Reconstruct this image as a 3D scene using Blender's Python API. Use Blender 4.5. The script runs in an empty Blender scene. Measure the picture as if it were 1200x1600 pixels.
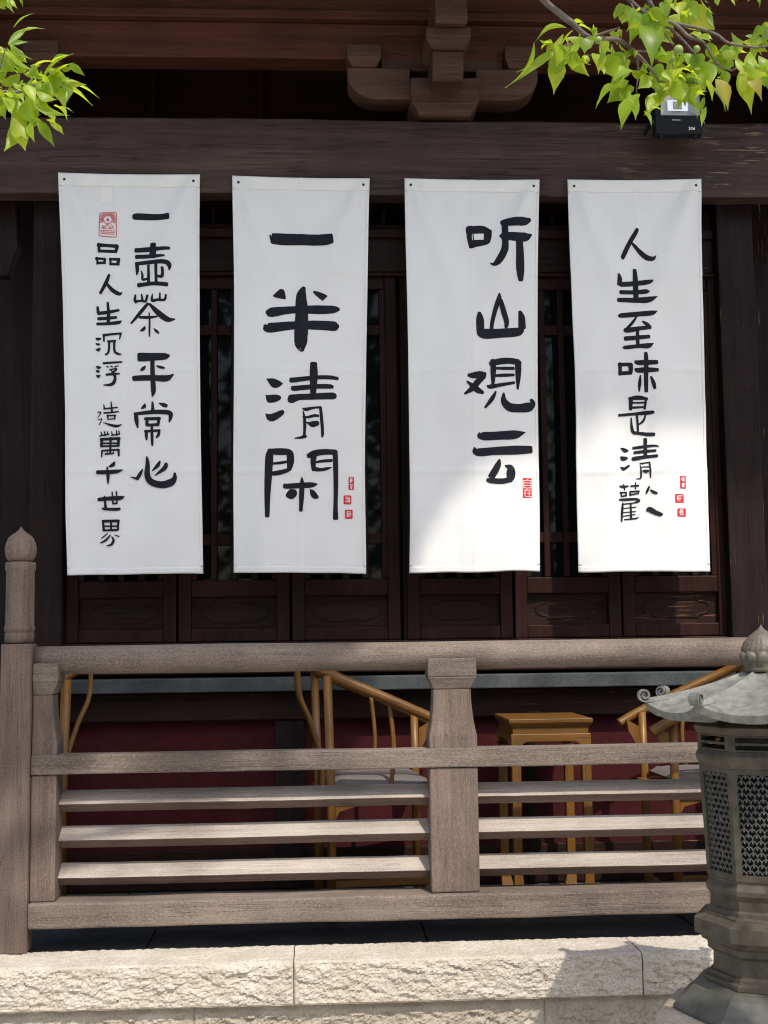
import bpy, math, random
from math import sin, cos, pi, radians, sqrt, atan2, exp
from mathutils import Vector, noise, Matrix

random.seed(7)
S = bpy.context.scene
# ------------------------------------------------------------------ camera
F = 2000.0                                   # focal length in photo pixels (1200 x 1600)
CAMZ = 1.0
YAW, PITCH, ROLL = radians(3.15), radians(5.71), 0.0125
fw = Vector((sin(YAW)*cos(PITCH), cos(YAW)*cos(PITCH), sin(PITCH)))
r0 = Vector((cos(YAW), -sin(YAW), 0)); u0 = r0.cross(fw)
rt = r0*cos(ROLL) - u0*sin(ROLL); up = u0*cos(ROLL) + r0*sin(ROLL)
cd = bpy.data.cameras.new('camera'); cam = bpy.data.objects.new('camera', cd)
S.collection.objects.link(cam); S.camera = cam
cd.sensor_fit = 'VERTICAL'; cd.sensor_height = 24.0; cd.lens = F/1600*24; cd.clip_start = 0.05; cd.clip_end = 2000
M = Matrix((rt, up, -fw)).transposed().to_4x4(); M.translation = (0, 0, CAMZ); cam.matrix_world = M

def P(px, py, Y):
    d = fw + rt*((px-600)/F) - up*((py-800)/F)
    t = Y/d.y
    return Vector((d.x*t, Y, CAMZ + d.z*t))
def Y0(px, py, z=0.0):
    a = P(px, py, 1.0); return (z-CAMZ)/(a.z-CAMZ)
def PX(px, Y, py=800): return P(px, py, Y).x
def PZ(py, Y, px=600): return P(px, py, Y).z

# ------------------------------------------------------------------ light
SUN = Vector((0.24, -0.66, 1.0)).normalized()
elev = math.asin(SUN.z); az = atan2(SUN.x, SUN.y)
W = bpy.data.worlds.new('World'); S.world = W; W.use_nodes = True
nt = W.node_tree; sky = nt.nodes.new('ShaderNodeTexSky'); sky.sky_type = 'NISHITA'
sky.sun_disc = False; sky.sun_elevation = elev; sky.sun_rotation = az; sky.air_density = 1.0; sky.dust_density = 2.2; sky.ozone_density = 1.0
bg = nt.nodes['Background']; bg.inputs['Strength'].default_value = 0.15
nt.links.new(sky.outputs[0], bg.inputs['Color'])
sl = bpy.data.lights.new('sun', 'SUN'); sl.energy = 2.05; sl.angle = radians(0.55); sl.color = (1.0, 0.95, 0.87)
so = bpy.data.objects.new('sun', sl); S.collection.objects.link(so); so.location = (3, -8, 12)
so.rotation_euler = (-SUN).to_track_quat('-Z', 'Y').to_euler()
S.view_settings.view_transform = 'Standard'; S.view_settings.look = 'None'
S.view_settings.gamma = 1.0; S.view_settings.use_curve_mapping = False
S.view_settings.exposure = 0.98
S.cycles.filter_width = 1.1; S.cycles.max_bounces = 8; S.cycles.diffuse_bounces = 5; S.cycles.transmission_bounces = 6

# ------------------------------------------------------------------ helpers
col = S.collection
def tag(o, label=None, cat=None, group=None, kind=None):
    if label: o['label'] = label
    if cat: o['category'] = cat
    if group: o['group'] = group
    if kind: o['kind'] = kind
    return o
def empty(name, loc, label, cat, group=None, rz=0):
    o = bpy.data.objects.new(name, None); col.objects.link(o)
    o.location = loc; o.rotation_euler = (0, 0, rz); o.empty_display_size = .1
    return tag(o, label, cat, group)

class MB:
    """collects geometry in world coordinates, builds ONE mesh object"""
    def __init__(s): s.v = []; s.f = []; s.sm = []
    def add(s, vs, fs, smooth=False):
        b = len(s.v); s.v += [tuple(v) for v in vs]
        for f in fs: s.f.append(tuple(i+b for i in f)); s.sm.append(smooth)
    def box(s, x0, x1, y0, y1, z0, z1):
        s.add([(x0,y0,z0),(x1,y0,z0),(x1,y1,z0),(x0,y1,z0),(x0,y0,z1),(x1,y0,z1),(x1,y1,z1),(x0,y1,z1)],
              [(0,3,2,1),(4,5,6,7),(0,1,5,4),(1,2,6,5),(2,3,7,6),(3,0,4,7)]); return s
    def frustum(s, b, t, z0, z1):           # b,t = (x0,x1,y0,y1)
        s.add([(b[0],b[2],z0),(b[1],b[2],z0),(b[1],b[3],z0),(b[0],b[3],z0),(t[0],t[2],z1),(t[1],t[2],z1),(t[1],t[3],z1),(t[0],t[3],z1)],
              [(0,3,2,1),(4,5,6,7),(0,1,5,4),(1,2,6,5),(2,3,7,6),(3,0,4,7)]); return s
    def prism(s, poly, a0, a1, axis='x', seg=1, jit=None, smooth=False):
        """poly extruded along axis: x -> (y,z) ; y -> (x,z) ; z -> (x,y)"""
        n = len(poly); vs = []
        for k in range(seg+1):
            a = a0+(a1-a0)*k/seg
            for i, (p, q) in enumerate(poly):
                if jit: dp, dq = jit(a, p, q); p += dp; q += dq
                vs.append((a,p,q) if axis == 'x' else (p,a,q) if axis == 'y' else (p,q,a))
        fs = [tuple(range(n))[::-1], tuple(range(seg*n, seg*n+n))]
        b = len(s.v)
        s.add(vs, fs)
        s.v = s.v[:b] ; s.f = s.f[:-2]; s.sm = s.sm[:-2]
        side = []
        for k in range(seg):
            for i in range(n):
                j = (i+1) % n
                side.append((k*n+i, k*n+j, (k+1)*n+j, (k+1)*n+i))
        s.add(vs, side, smooth)
        s.f += [tuple(b+i for i in f) for f in fs]; s.sm += [False, False]
        return s
    def lathe(s, prof, c, n=24, rot=0.0, smooth=True, cap=True):
        vs = []
        for r, z in prof:
            for i in range(n):
                a = rot+2*pi*i/n; vs.append((c[0]+r*cos(a), c[1]+r*sin(a), z))
        fs = []
        for k in range(len(prof)-1):
            for i in range(n):
                j = (i+1) % n; fs.append((k*n+i, k*n+j, (k+1)*n+j, (k+1)*n+i))
        s.add(vs, fs, smooth)
        if cap:
            b = len(s.v)-len(vs)
            s.f.append(tuple(b+i for i in range(n))[::-1]); s.sm.append(False)
            s.f.append(tuple(b+(len(prof)-1)*n+i for i in range(n))); s.sm.append(False)
        return s
    def tube(s, pts, rad, n=8, cap=True):
        pts = [Vector(p) for p in pts]; m = len(pts)
        if not hasattr(rad, '__len__'): rad = [rad]*m
        t0 = (pts[1]-pts[0]).normalized()
        ref = Vector((0,0,1)) if abs(t0.z) < .9 else Vector((1,0,0))
        u = t0.cross(ref).normalized(); vs = []
        for k in range(m):
            t = (pts[min(k+1,m-1)]-pts[max(k-1,0)]).normalized()
            u = (u - t*u.dot(t)).normalized(); w = t.cross(u)
            for i in range(n):
                a = 2*pi*i/n; vs.append(pts[k]+(u*cos(a)+w*sin(a))*rad[k])
        fs = []
        for k in range(m-1):
            for i in range(n):
                j = (i+1) % n; fs.append((k*n+i, k*n+j, (k+1)*n+j, (k+1)*n+i))
        s.add(vs, fs, True)
        if cap:
            b = len(s.v)-len(vs)
            s.f.append(tuple(b+i for i in range(n))[::-1]); s.sm.append(False)
            s.f.append(tuple(b+(m-1)*n+i for i in range(n))); s.sm.append(False)
        return s
    def build(s, name, mat, parent=None, bevel=0, solid=0, local=False, seg=2):
        me = bpy.data.meshes.new(name)
        off = Vector((0,0,0))
        if parent is not None and not local:
            p = parent
            while p is not None: off += p.location; p = p.parent
        me.from_pydata([(v[0]-off.x, v[1]-off.y, v[2]-off.z) for v in s.v], [], s.f)
        me.polygons.foreach_set('use_smooth', s.sm); me.materials.append(mat); me.update()
        o = bpy.data.objects.new(name, me); col.objects.link(o)
        if parent is not None: o.parent = parent
        if solid:
            m = o.modifiers.new('solid', 'SOLIDIFY'); m.thickness = solid; m.offset = 0
        if bevel:
            m = o.modifiers.new('bevel', 'BEVEL'); m.width = bevel; m.segments = seg; m.limit_method = 'ANGLE'; m.angle_limit = radians(35)
        return o

def smooth_path(pts, n=8):
    """Catmull-Rom through pts"""
    pts = [Vector(p) for p in pts]; out = []
    q = [pts[0]*2-pts[1]]+pts+[pts[-1]*2-pts[-2]]
    for i in range(1, len(q)-2):
        for k in range(n):
            t = k/n; a, b, c, d = q[i-1], q[i], q[i+1], q[i+2]
            out.append(.5*((2*b)+(c-a)*t+(2*a-5*b+4*c-d)*t*t+(3*b-a-3*c+d)*t**3))
    out.append(pts[-1]); return out

# ------------------------------------------------------------------ materials
def newmat(name):
    m = bpy.data.materials.new(name); m.use_nodes = True
    t = m.node_tree; b = t.nodes['Principled BSDF']
    return m, t, b
def N(t, kind, **kw):
    n = t.nodes.new(kind)
    for k, v in kw.items():
        if k in n.inputs: n.inputs[k].default_value = v
        else: setattr(n, k, v)
    return n
def coords(t, scale=(1,1,1), loc=(0,0,0)):
    tc = N(t, 'ShaderNodeTexCoord'); mp = N(t, 'ShaderNodeMapping'); mp.inputs['Scale'].default_value = scale; mp.inputs['Location'].default_value = loc
    t.links.new(tc.outputs['Object'], mp.inputs['Vector']); return mp.outputs[0]
def ramp(t, fac, stops):
    r = N(t, 'ShaderNodeValToRGB'); e = r.color_ramp.elements
    while len(e) > 1: e.remove(e[0])
    for i, (p, c) in enumerate(stops):
        c = (c, c, c, 1) if not hasattr(c, '__len__') else (*c[:3], 1)
        if i == 0: e[0].position = p; e[0].color = c
        else: n = e.new(p); n.color = c
    t.links.new(fac, r.inputs[0]); return r.outputs[0]
def mixc(t, fac, a, b):
    m = N(t, 'ShaderNodeMix', data_type='RGBA')
    for sck, v in ((m.inputs[0], fac), (m.inputs[6], a), (m.inputs[7], b)):
        if hasattr(v, 'is_output') or isinstance(v, bpy.types.NodeSocket): t.links.new(v, sck)
        elif hasattr(v, '__len__'): sck.default_value = (*v[:3], 1)
        else: sck.default_value = v
    return m.outputs[2]
def math2(t, op, a, b):
    m = N(t, 'ShaderNodeMath', operation=op)
    for i, v in enumerate((a, b)):
        if isinstance(v, bpy.types.NodeSocket): t.links.new(v, m.inputs[i])
        else: m.inputs[i].default_value = v
    return m.outputs[0]
def bump(t, b, h, strength=.3, dist=.004):
    n = N(t, 'ShaderNodeBump'); n.inputs['Strength'].default_value = strength; n.inputs['Distance'].default_value = dist
    t.links.new(h, n.inputs['Height']); t.links.new(n.outputs[0], b.inputs['Normal'])

def wood(name, c1, c2, axis='x', rough=.6, fine=1.0, fleck=None, fleck_lo=.62, bstr=.35, peel=None, spec=.35, grain=1.0):
    m, t, b = newmat(name)
    k = {'x': (.55, 11, 11), 'y': (11, .55, 11), 'z': (11, 11, .55)}[axis]
    k = tuple(v*grain for v in k)
    v = coords(t, k)
    n1 = N(t, 'ShaderNodeTexNoise', Scale=2.2, Detail=9.0, Roughness=.62, Distortion=.5); t.links.new(v, n1.inputs['Vector'])
    k2 = tuple(q*6*fine for q in k); v2 = coords(t, k2)
    n2 = N(t, 'ShaderNodeTexNoise', Scale=4.0, Detail=6.0, Roughness=.7); t.links.new(v2, n2.inputs['Vector'])
    v3 = coords(t, (1.3,1.3,1.3))
    n3 = N(t, 'ShaderNodeTexNoise', Scale=2.0, Detail=4.0); t.links.new(v3, n3.inputs['Vector'])
    h = math2(t, 'ADD', math2(t, 'MULTIPLY', n1.outputs[0], .6), math2(t, 'MULTIPLY', n2.outputs[0], .4))
    c = ramp(t, h, [(.34, c1), (.64, c2)])
    kc = {'x': (.9, 34, 34), 'y': (34, .9, 34), 'z': (34, 34, .9)}[axis]
    nc = N(t, 'ShaderNodeTexNoise', Scale=1.5, Detail=3.0, Roughness=.5, Distortion=.3); t.links.new(coords(t, kc), nc.inputs['Vector'])
    nm = N(t, 'ShaderNodeTexNoise', Scale=5.0, Detail=2.0); t.links.new(v3, nm.inputs['Vector'])
    ck = math2(t, 'MULTIPLY', ramp(t, nc.outputs[0], [(.474, 0.0), (.50, 1.0), (.526, 0.0)]), ramp(t, nm.outputs[0], [(.42, 0.0), (.58, 1.0)]))
    c = mixc(t, math2(t, 'MULTIPLY', ck, .6), c, tuple(q*.4 for q in c1))
    h = math2(t, 'SUBTRACT', h, math2(t, 'MULTIPLY', ck, .35))
    big = ramp(t, n3.outputs[0], [(.3, .70), (.7, 1.2)])
    mm = N(t, 'ShaderNodeMix', data_type='RGBA', blend_type='MULTIPLY'); mm.inputs[0].default_value = 1
    t.links.new(c, mm.inputs[6]); t.links.new(big, mm.inputs[7]); c = mm.outputs[2]
    if fleck:
        kf = {'x': (30, 85, 85), 'y': (85, 30, 85), 'z': (85, 85, 30)}[axis]
        nf = N(t, 'ShaderNodeTexNoise', Scale=4.5, Detail=5.0, Roughness=.68); t.links.new(coords(t, kf), nf.inputs['Vector'])
        big2 = ramp(t, n3.outputs[0], [(.35, 0.0), (.65, .10)])
        fm = ramp(t, math2(t, 'ADD', nf.outputs[0], big2), [(fleck_lo-.12, 0.0), (fleck_lo+.14, .55)])
        c = mixc(t, fm, c, fleck)
        fd = ramp(t, nf.outputs[0], [(.30, .55), (.42, 1.0)])
        md = N(t, 'ShaderNodeMix', data_type='RGBA', blend_type='MULTIPLY'); md.inputs[0].default_value = .5
        t.links.new(c, md.inputs[6]); t.links.new(fd, md.inputs[7]); c = md.outputs[2]
        h = math2(t, 'ADD', h, math2(t, 'MULTIPLY', nf.outputs[0], .5))
    if peel:                                   # flaking paint on the weather side of the member
        pc, x0, x1, lo = peel
        tc = N(t, 'ShaderNodeTexCoord'); sp = N(t, 'ShaderNodeSeparateXYZ'); t.links.new(tc.outputs['Object'], sp.inputs[0])
        mr = N(t, 'ShaderNodeMapRange'); mr.inputs[1].default_value = x0; mr.inputs[2].default_value = x1; t.links.new(sp.outputs[0], mr.inputs[0])
        kp = {'x': (3.0, 60, 60), 'z': (60, 60, 3.0)}[axis]
        vp = coords(t, kp); npn = N(t, 'ShaderNodeTexNoise', Scale=2.4, Detail=3.0, Roughness=.55); t.links.new(vp, npn.inputs['Vector'])
        vb = coords(t, (5,5,9)); nb = N(t, 'ShaderNodeTexNoise', Scale=1.1, Detail=2.0); t.links.new(vb, nb.inputs['Vector'])
        msk = ramp(t, npn.outputs[0], [(lo, 0.0), (lo+.03, 1.0)])
        msk = math2(t, 'MULTIPLY', math2(t, 'MULTIPLY', msk, mr.outputs[0]), ramp(t, nb.outputs[0], [(.46, 0.0), (.56, 1.0)]))
        c = mixc(t, msk, c, pc)
    t.links.new(c, b.inputs['Base Color'])
    b.inputs['Roughness'].default_value = rough; b.inputs['Specular IOR Level'].default_value = spec
    bump(t, b, h, bstr, .006)
    return m
def plain(name, c, rough=.6, metal=0, var=.25, scale=30, bstr=.1, spec=.4):
    m, t, b = newmat(name)
    v = coords(t); n = N(t, 'ShaderNodeTexNoise', Scale=scale, Detail=6.0, Roughness=.65); t.links.new(v, n.inputs['Vector'])
    c1 = tuple(x*(1-var) for x in c); c2 = tuple(min(1, x*(1+var)) for x in c)
    t.links.new(ramp(t, n.outputs[0], [(.3, c1), (.7, c2)]), b.inputs['Base Color'])
    b.inputs['Roughness'].default_value = rough; b.inputs['Metallic'].default_value = metal; b.inputs['Specular IOR Level'].default_value = spec
    bump(t, b, n.outputs[0], bstr, .003); return m
def stone(name, ca, cb, cc, bstr=.6, pits=True):
    m, t, b = newmat(name); v = coords(t)
    n1 = N(t, 'ShaderNodeTexNoise', Scale=7.0, Detail=8.0, Roughness=.7); t.links.new(v, n1.inputs['Vector'])
    n2 = N(t, 'ShaderNodeTexNoise', Scale=140.0, Detail=5.0, Roughness=.7); t.links.new(v, n2.inputs['Vector'])
    n3 = N(t, 'ShaderNodeTexVoronoi', Scale=95.0); t.links.new(v, n3.inputs['Vector'])
    c = ramp(t, n1.outputs[0], [(.3, ca), (.55, cb), (.75, cc)])
    sp = ramp(t, n2.outputs[0], [(.33, .62), (.5, 1.0), (.68, 1.12)])
    mm = N(t, 'ShaderNodeMix', data_type='RGBA', blend_type='MULTIPLY'); mm.inputs[0].default_value = .8
    t.links.new(c, mm.inputs[6]); t.links.new(sp, mm.inputs[7])
    t.links.new(mm.outputs[2], b.inputs['Base Color']); b.inputs['Roughness'].default_value = .9; b.inputs['Specular IOR Level'].default_value = .2
    h = math2(t, 'ADD', n2.outputs[0], math2(t, 'MULTIPLY', n3.outputs[0], .5))
    bump(t, b, h, bstr, .004); return m

m_rail_x = wood('weathered_rail_wood', (.076,.051,.036), (.192,.146,.115), 'x', .8, 1.0, (.36,.295,.235), .62, .4)
m_rail_z = wood('weathered_post_wood', (.078,.050,.036), (.186,.132,.102), 'z', .8, 1.0, (.29,.22,.175), .64, .4)
m_slat = wood('weathered_slat_wood', (.21,.16,.125), (.40,.34,.285), 'x', .82, 1.0, (.48,.43,.37), .60, .4)
m_slat_f = wood('brown_stained_shaded_slat_face', (.060,.034,.025), (.125,.078,.057), 'x', .75, 1.0, (.20,.14,.11), .66, .4)  # brown stain, with the shade on front and under faces put into the colour
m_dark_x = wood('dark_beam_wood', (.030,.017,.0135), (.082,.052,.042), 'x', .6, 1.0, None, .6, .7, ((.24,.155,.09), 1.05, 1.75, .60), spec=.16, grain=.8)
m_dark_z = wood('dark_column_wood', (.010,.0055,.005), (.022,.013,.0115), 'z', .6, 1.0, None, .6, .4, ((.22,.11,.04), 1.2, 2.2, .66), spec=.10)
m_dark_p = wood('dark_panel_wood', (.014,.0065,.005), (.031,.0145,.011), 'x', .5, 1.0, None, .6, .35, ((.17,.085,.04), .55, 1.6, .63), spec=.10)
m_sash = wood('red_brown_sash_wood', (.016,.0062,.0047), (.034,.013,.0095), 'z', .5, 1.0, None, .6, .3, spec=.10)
m_red_x = wood('red_brown_purlin_wood', (.056,.018,.010), (.106,.037,.021), 'x', .55, 1.0, None, .6, .4, spec=.15)
m_brk = wood('bracket_wood', (.050,.024,.015), (.108,.058,.039), 'x', .6, 1.0, None, .6, .4, spec=.15)
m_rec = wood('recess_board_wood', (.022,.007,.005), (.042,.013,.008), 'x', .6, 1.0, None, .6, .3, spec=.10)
m_redwall = plain('dark_red_plaster', (.052,.0115,.0130), .85, 0, .22, 14, .25, .05)
m_gstone = stone('grey_sill_stone', (.036,.040,.039), (.062,.068,.066), (.095,.102,.10), .3)
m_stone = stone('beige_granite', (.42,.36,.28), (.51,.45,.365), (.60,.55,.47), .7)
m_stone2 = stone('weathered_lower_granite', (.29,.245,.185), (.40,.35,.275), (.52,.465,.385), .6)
m_floor = stone('grey_floor_slab', (.042,.043,.044), (.066,.067,.068), (.098,.099,.10), .4)
m_ground = stone('pale_paving', (.44,.415,.37), (.52,.495,.445), (.59,.565,.515), .3)
m_honey_z = wood('honey_varnished_wood', (.12,.050,.008), (.23,.105,.018), 'z', .40, 1.0, None, .6, .15, None, .4)
m_honey_x = wood('honey_varnished_rail_wood', (.11,.045,.007), (.21,.095,.016), 'x', .38, 1.0, None, .6, .15, None, .4)
m_bronze = plain('lantern_bronze', (.066,.055,.038), .55, .1, .5, 22, .35)
m_bronze_l = plain('lantern_roof_patina', (.170,.168,.143), .6, .05, .40, 34, .5)
m_finial = plain('lantern_finial_bronze', (.13,.105,.078), .55, .1, .3, 60, .4)
m_black = plain('black_cast_metal', (.010,.010,.0105), .55, 0, .3, 220, .5, .15)
m_silver = plain('silver_reflector', (.62,.62,.60), .28, .75, .05, 10, .02)
m_white = plain('white_marking', (.75,.75,.75), .6, 0, .05, 10, 0)
m_cush = plain('grey_cushion_cloth', (.135,.112,.105), .9, 0, .15, 300, .3)
m_tile = plain('grey_roof_tile', (.09,.095,.10), .7, 0, .3, 12, .3)
m_nail = plain('dark_nail', (.02,.02,.022), .4, .6, .2, 50, .1)
m_bark = wood('grey_brown_bark', (.07,.055,.045), (.20,.165,.14), 'x', .85, 1.0, None, .6, .7)

m, t, b = newmat('window_glass'); m_glass = m
b.inputs['Base Color'].default_value = (.004,.006,.006,1); b.inputs['Roughness'].default_value = .03; b.inputs['IOR'].default_value = 1.52; b.inputs['Specular IOR Level'].default_value = .13
v = coords(t, (1,1,1)); n = N(t, 'ShaderNodeTexNoise', Scale=3.0, Detail=1.0); t.links.new(v, n.inputs['Vector']); bump(t, b, n.outputs[0], .05, .01)

# cloth: thin white polyester, a little translucent, woven grain
m, t, b = newmat('white_banner_cloth'); m_cloth = m
v = coords(t, (1,1,1)); n = N(t, 'ShaderNodeTexNoise', Scale=2.4, Detail=4.0); t.links.new(v, n.inputs['Vector'])
t.links.new(ramp(t, n.outputs[0], [(.3, (.80,.775,.725)), (.7, (.84,.82,.78))]), b.inputs['Base Color'])
b.inputs['Roughness'].default_value = .85; b.inputs['Specular IOR Level'].default_value = .2
w = N(t, 'ShaderNodeTexNoise', Scale=900.0, Detail=2.0); t.links.new(v, w.inputs['Vector'])
v2 = coords(t, (1,1,.5)); w2 = N(t, 'ShaderNodeTexNoise', Scale=14.0, Detail=5.0, Roughness=.55); t.links.new(v2, w2.inputs['Vector'])
bump(t, b, math2(t, 'ADD', math2(t, 'MULTIPLY', w.outputs[0], .12), w2.outputs[0]), .30, .008)
tr = N(t, 'ShaderNodeBsdfTranslucent'); tr.inputs[0].default_value = (.8,.8,.77,1)
mx = N(t, 'ShaderNodeMixShader'); mx.inputs[0].default_value = .12
t.links.new(b.outputs[0], mx.inputs[1]); t.links.new(tr.outputs[0], mx.inputs[2]); t.links.new(mx.outputs[0], t.nodes['Material Output'].inputs[0])
m_hem = plain('cream_banner_hem', (.77,.745,.67), .85, 0, .05, 8, .1, .2)
m_ink = plain('black_brush_ink', (.011,.011,.016), .75, 0, .3, 40, .05, .2)
m_seal = plain('red_seal_ink', (.55,.035,.04), .8, 0, .2, 90, .05, .2)
m_sealw = plain('unprinted_seal_cloth', (.80,.77,.74), .85, 0, .04, 40, .05, .2)

def leafmat(name, cols, trans, k=.5, rough=.4):
    m, t, b = newmat(name)
    g = N(t, 'ShaderNodeNewGeometry')
    c = ramp(t, g.outputs['Random Per Island'], cols)
    v = coords(t); n = N(t, 'ShaderNodeTexNoise', Scale=45.0, Detail=4.0); t.links.new(v, n.inputs['Vector'])
    mm = N(t, 'ShaderNodeMix', data_type='RGBA', blend_type='MULTIPLY'); mm.inputs[0].default_value = 1
    t.links.new(c, mm.inputs[6]); t.links.new(ramp(t, n.outputs[0], [(.3, .75), (.7, 1.2)]), mm.inputs[7])
    t.links.new(mm.outputs[2], b.inputs['Base Color']); b.inputs['Roughness'].default_value = rough
    tr = N(t, 'ShaderNodeBsdfTranslucent'); t.links.new(mixc(t, .75, mm.outputs[2], trans), tr.inputs[0])
    mx = N(t, 'ShaderNodeMixShader'); mx.inputs[0].default_value = k
    t.links.new(b.outputs[0], mx.inputs[1]); t.links.new(tr.outputs[0], mx.inputs[2]); t.links.new(mx.outputs[0], t.nodes['Material Output'].inputs[0])
    return m
m_leaf = leafmat('young_green_leaf', [(0, (.08,.17,.02)), (.25, (.14,.26,.02)), (.6, (.26,.38,.025)), (.96, (.38,.44,.03)), (.995, (.36,.24,.07))], (.66,.78,.014), .60)
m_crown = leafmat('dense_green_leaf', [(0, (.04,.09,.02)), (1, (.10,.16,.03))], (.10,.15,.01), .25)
m_fruit = plain('unripe_green_fruit', (.20,.26,.06), .45, 0, .2, 40, .05)

# ------------------------------------------------------------------ depths of the main planes
YN = Y0(45, 1491)      # newel / railing front
YE = Y0(100, 1513)      # front of the stone edge
YB = 5.15      # beam front
YC = 5.27      # columns
YW = 5.33      # joinery front
GZ = -0.62     # garden ground

# ------------------------------------------------------------------ ground, floor
g = MB(); g.box(-160, 160, -160, YE+.3, GZ-.2, GZ); tag(g.build('ground', m_ground), kind='structure')
g = MB(); g.box(-160, 160, YE+.3, 160, GZ-.2, GZ-.004); tag(g.build('ground', m_ground), kind='structure')
fl = MB()
xs = -4.6
yrows = [YE+.225, YE+.58, YE+.92, 5.80]
for r in range(3):
    x = -4.6 + .37*r
    while x < 4.8:
        L = .93+.2*random.random()
        dz = random.uniform(-.002, .002)
        fl.box(x+.0025, min(x+L, 4.8)-.0025, yrows[r]+.002, yrows[r+1]-.002, -.12, dz-.006); x += L
o = fl.build('veranda_floor', m_floor, bevel=.004); tag(o, kind='structure')

# ------------------------------------------------------------------ stone terrace edge
ter = empty('stone_terrace', (0, YE, GZ), 'beige rough-hewn stone terrace edge under the wooden railing', 'terrace')
def hewn(x0, x1, z0, z1, yf, yb, amp, margin, seed, mat, name, res=.0048, topround=.004):
    """a block with a rough hewn front; the top is lightly pitted"""
    mb = MB(); nx = max(4, int((x1-x0)/res)); nz = max(4, int((z1-z0)/res)); nt_ = 40
    rows = []
    def edge(x): return .005+.006*noise.noise(Vector((x*3.1, seed, 0))) + .006*noise.noise(Vector((x*17, seed, 3)))+.008*max(0, noise.noise(Vector((x*11, seed, 6))))
    def back(x): return .012*noise.noise(Vector((x*5, seed, 9)))+.006*noise.noise(Vector((x*19, seed, 11)))
    for k in range(nz+1):
        z = z0+(z1-z0)*k/nz; row = []
        for i in range(nx+1):
            x = x0+(x1-x0)*i/nx
            d = min(x-x0, x1-x, z-z0, z1-z); w = min(1, max(0, (d-margin)/.012))
            def chip(sx, sz, sh, q):
                pv = Vector((x*sx+z*sh+.25*noise.noise(Vector((x*sx, z*sz, q))), z*sz+.25*noise.noise(Vector((x*sx, z*sz, q+4))), q))
                c_ = noise.voronoi(pv)[1][0]; g_ = noise.cell_vector(c_*7.31+Vector((.5, .5, .5)))
                o_ = pv-c_
                return (g_.x-.5)*o_.x*1.5+(g_.y-.75)*o_.y*1.7+(g_.z-.5)*.6
            h = noise.fractal(Vector((x*8, z*14, seed)), .9, 2.1, 4)
            rg = chip(19, 30, 11, seed)*.46+chip(52, 74, -18, seed+3)*.22+.34*noise.fractal(Vector((x*38+z*12, z*62, seed+2)), .9, 2.1, 4)+.16*noise.fractal(Vector((x*150, z*150, seed+6)), .8, 2.0, 3)
            a = amp*(.30*h + .85*rg + .05)*w
            if d < .0008: a = -.004
            tz = z1-z; rr_ = .006
            rnd_ = rr_*(1-sqrt(max(0, 1-((rr_-tz)/rr_)**2))) if tz < rr_ else 0
            row.append((x, yf - a + rnd_ + (edge(x)*(1-tz/.02) if tz < .02 else 0), z-.0005))
        rows.append(row)
    for k in range(1, nt_+1):
        row = []
        for i in range(nx+1):
            x = x0+(x1-x0)*i/nx
            ye_ = yf+.006+edge(x)+.001; y = ye_+(yb+back(x)-ye_)*(k/nt_)
            z = z1+.0026*noise.fractal(Vector((x*55, y*55, seed)), .8, 2.1, 4)-.004*max(0, noise.noise(Vector((x*70, y*70, seed+2)))-.25)
            row.append((x, y, z))
        rows.append(row)
    n = nx+1; vs = [v for r in rows for v in r]; fs = []
    for k in range(len(rows)-1):
        for i in range(nx): fs.append((k*n+i, k*n+i+1, (k+1)*n+i+1, (k+1)*n+i))
    mb.add(vs, fs, False)
    # sides and bottom
    mb.add([(x0,yf+.01,z0),(x0,yb,z0),(x0,yb,z1-.002),(x0,yf+.01,z1-.002)], [(0,1,2,3)])
    mb.add([(x1,yf+.01,z0),(x1,yb,z0),(x1,yb,z1-.002),(x1,yf+.01,z1-.002)], [(3,2,1,0)])
    mb.add([(x0,yf,z0),(x1,yf,z0),(x1,yb,z0),(x0,yb,z0)], [(3,2,1,0)])
    return mb.build(name, mat, ter)
j1 = PX(459, YE, 1530); j2 = PX(1005, YE, 1530); L = j2-j1
E1 = PZ(1581, YE, 100)
xs = [j1-3*L, j1-2*L, j1-L, j1, j2, j2+L, j2+2*L]
for i in range(len(xs)-1):
    vis = 1 <= i <= 4
    hewn(xs[i]+.0015, xs[i+1]-.0015, E1, 0, YE, YE+.225, .0165, .0, 3.3*i+1, m_stone, 'edge_stone', .0048 if vis else .02)
k1 = PX(303, YE+.03, 1590); k2 = PX(852, YE+.03, 1590); L2 = k2-k1
xs = [k1-3*L2, k1-2*L2, k1-L2, k1, k2, k2+L2, k2+2*L2]
for i in range(len(xs)-1):
    vis = 1 <= i <= 4
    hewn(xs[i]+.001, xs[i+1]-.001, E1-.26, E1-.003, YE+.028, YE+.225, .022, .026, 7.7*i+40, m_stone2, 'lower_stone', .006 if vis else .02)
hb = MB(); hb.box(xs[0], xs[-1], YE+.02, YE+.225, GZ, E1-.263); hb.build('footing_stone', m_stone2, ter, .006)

# ------------------------------------------------------------------ wooden railing
rail = empty('wooden_railing', (PX(45, YN, 1490), YN, 0), 'weathered grey-brown wooden railing with round handrail and three slats per bay along the terrace', 'railing')
PW = .155; PD = .13                                   # centre post
xn0, xn1 = PX(-3, YN, 1250), PX(45, YN, 1250)          # newel
xc0, xc1 = PX(673, YN+.02, 1300), PX(748.5, YN+.02, 1300)
xcc = (xc0+xc1)/2; half = (xc1-xc0)/2
bay = xcc-(xn1+.045)
xr_end = xcc+bay+.045                                  # right newel starts here (out of frame)
YP = YN+.02                                            # post front plane
yc_mid = YP+.06                                        # rail centre plane
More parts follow.
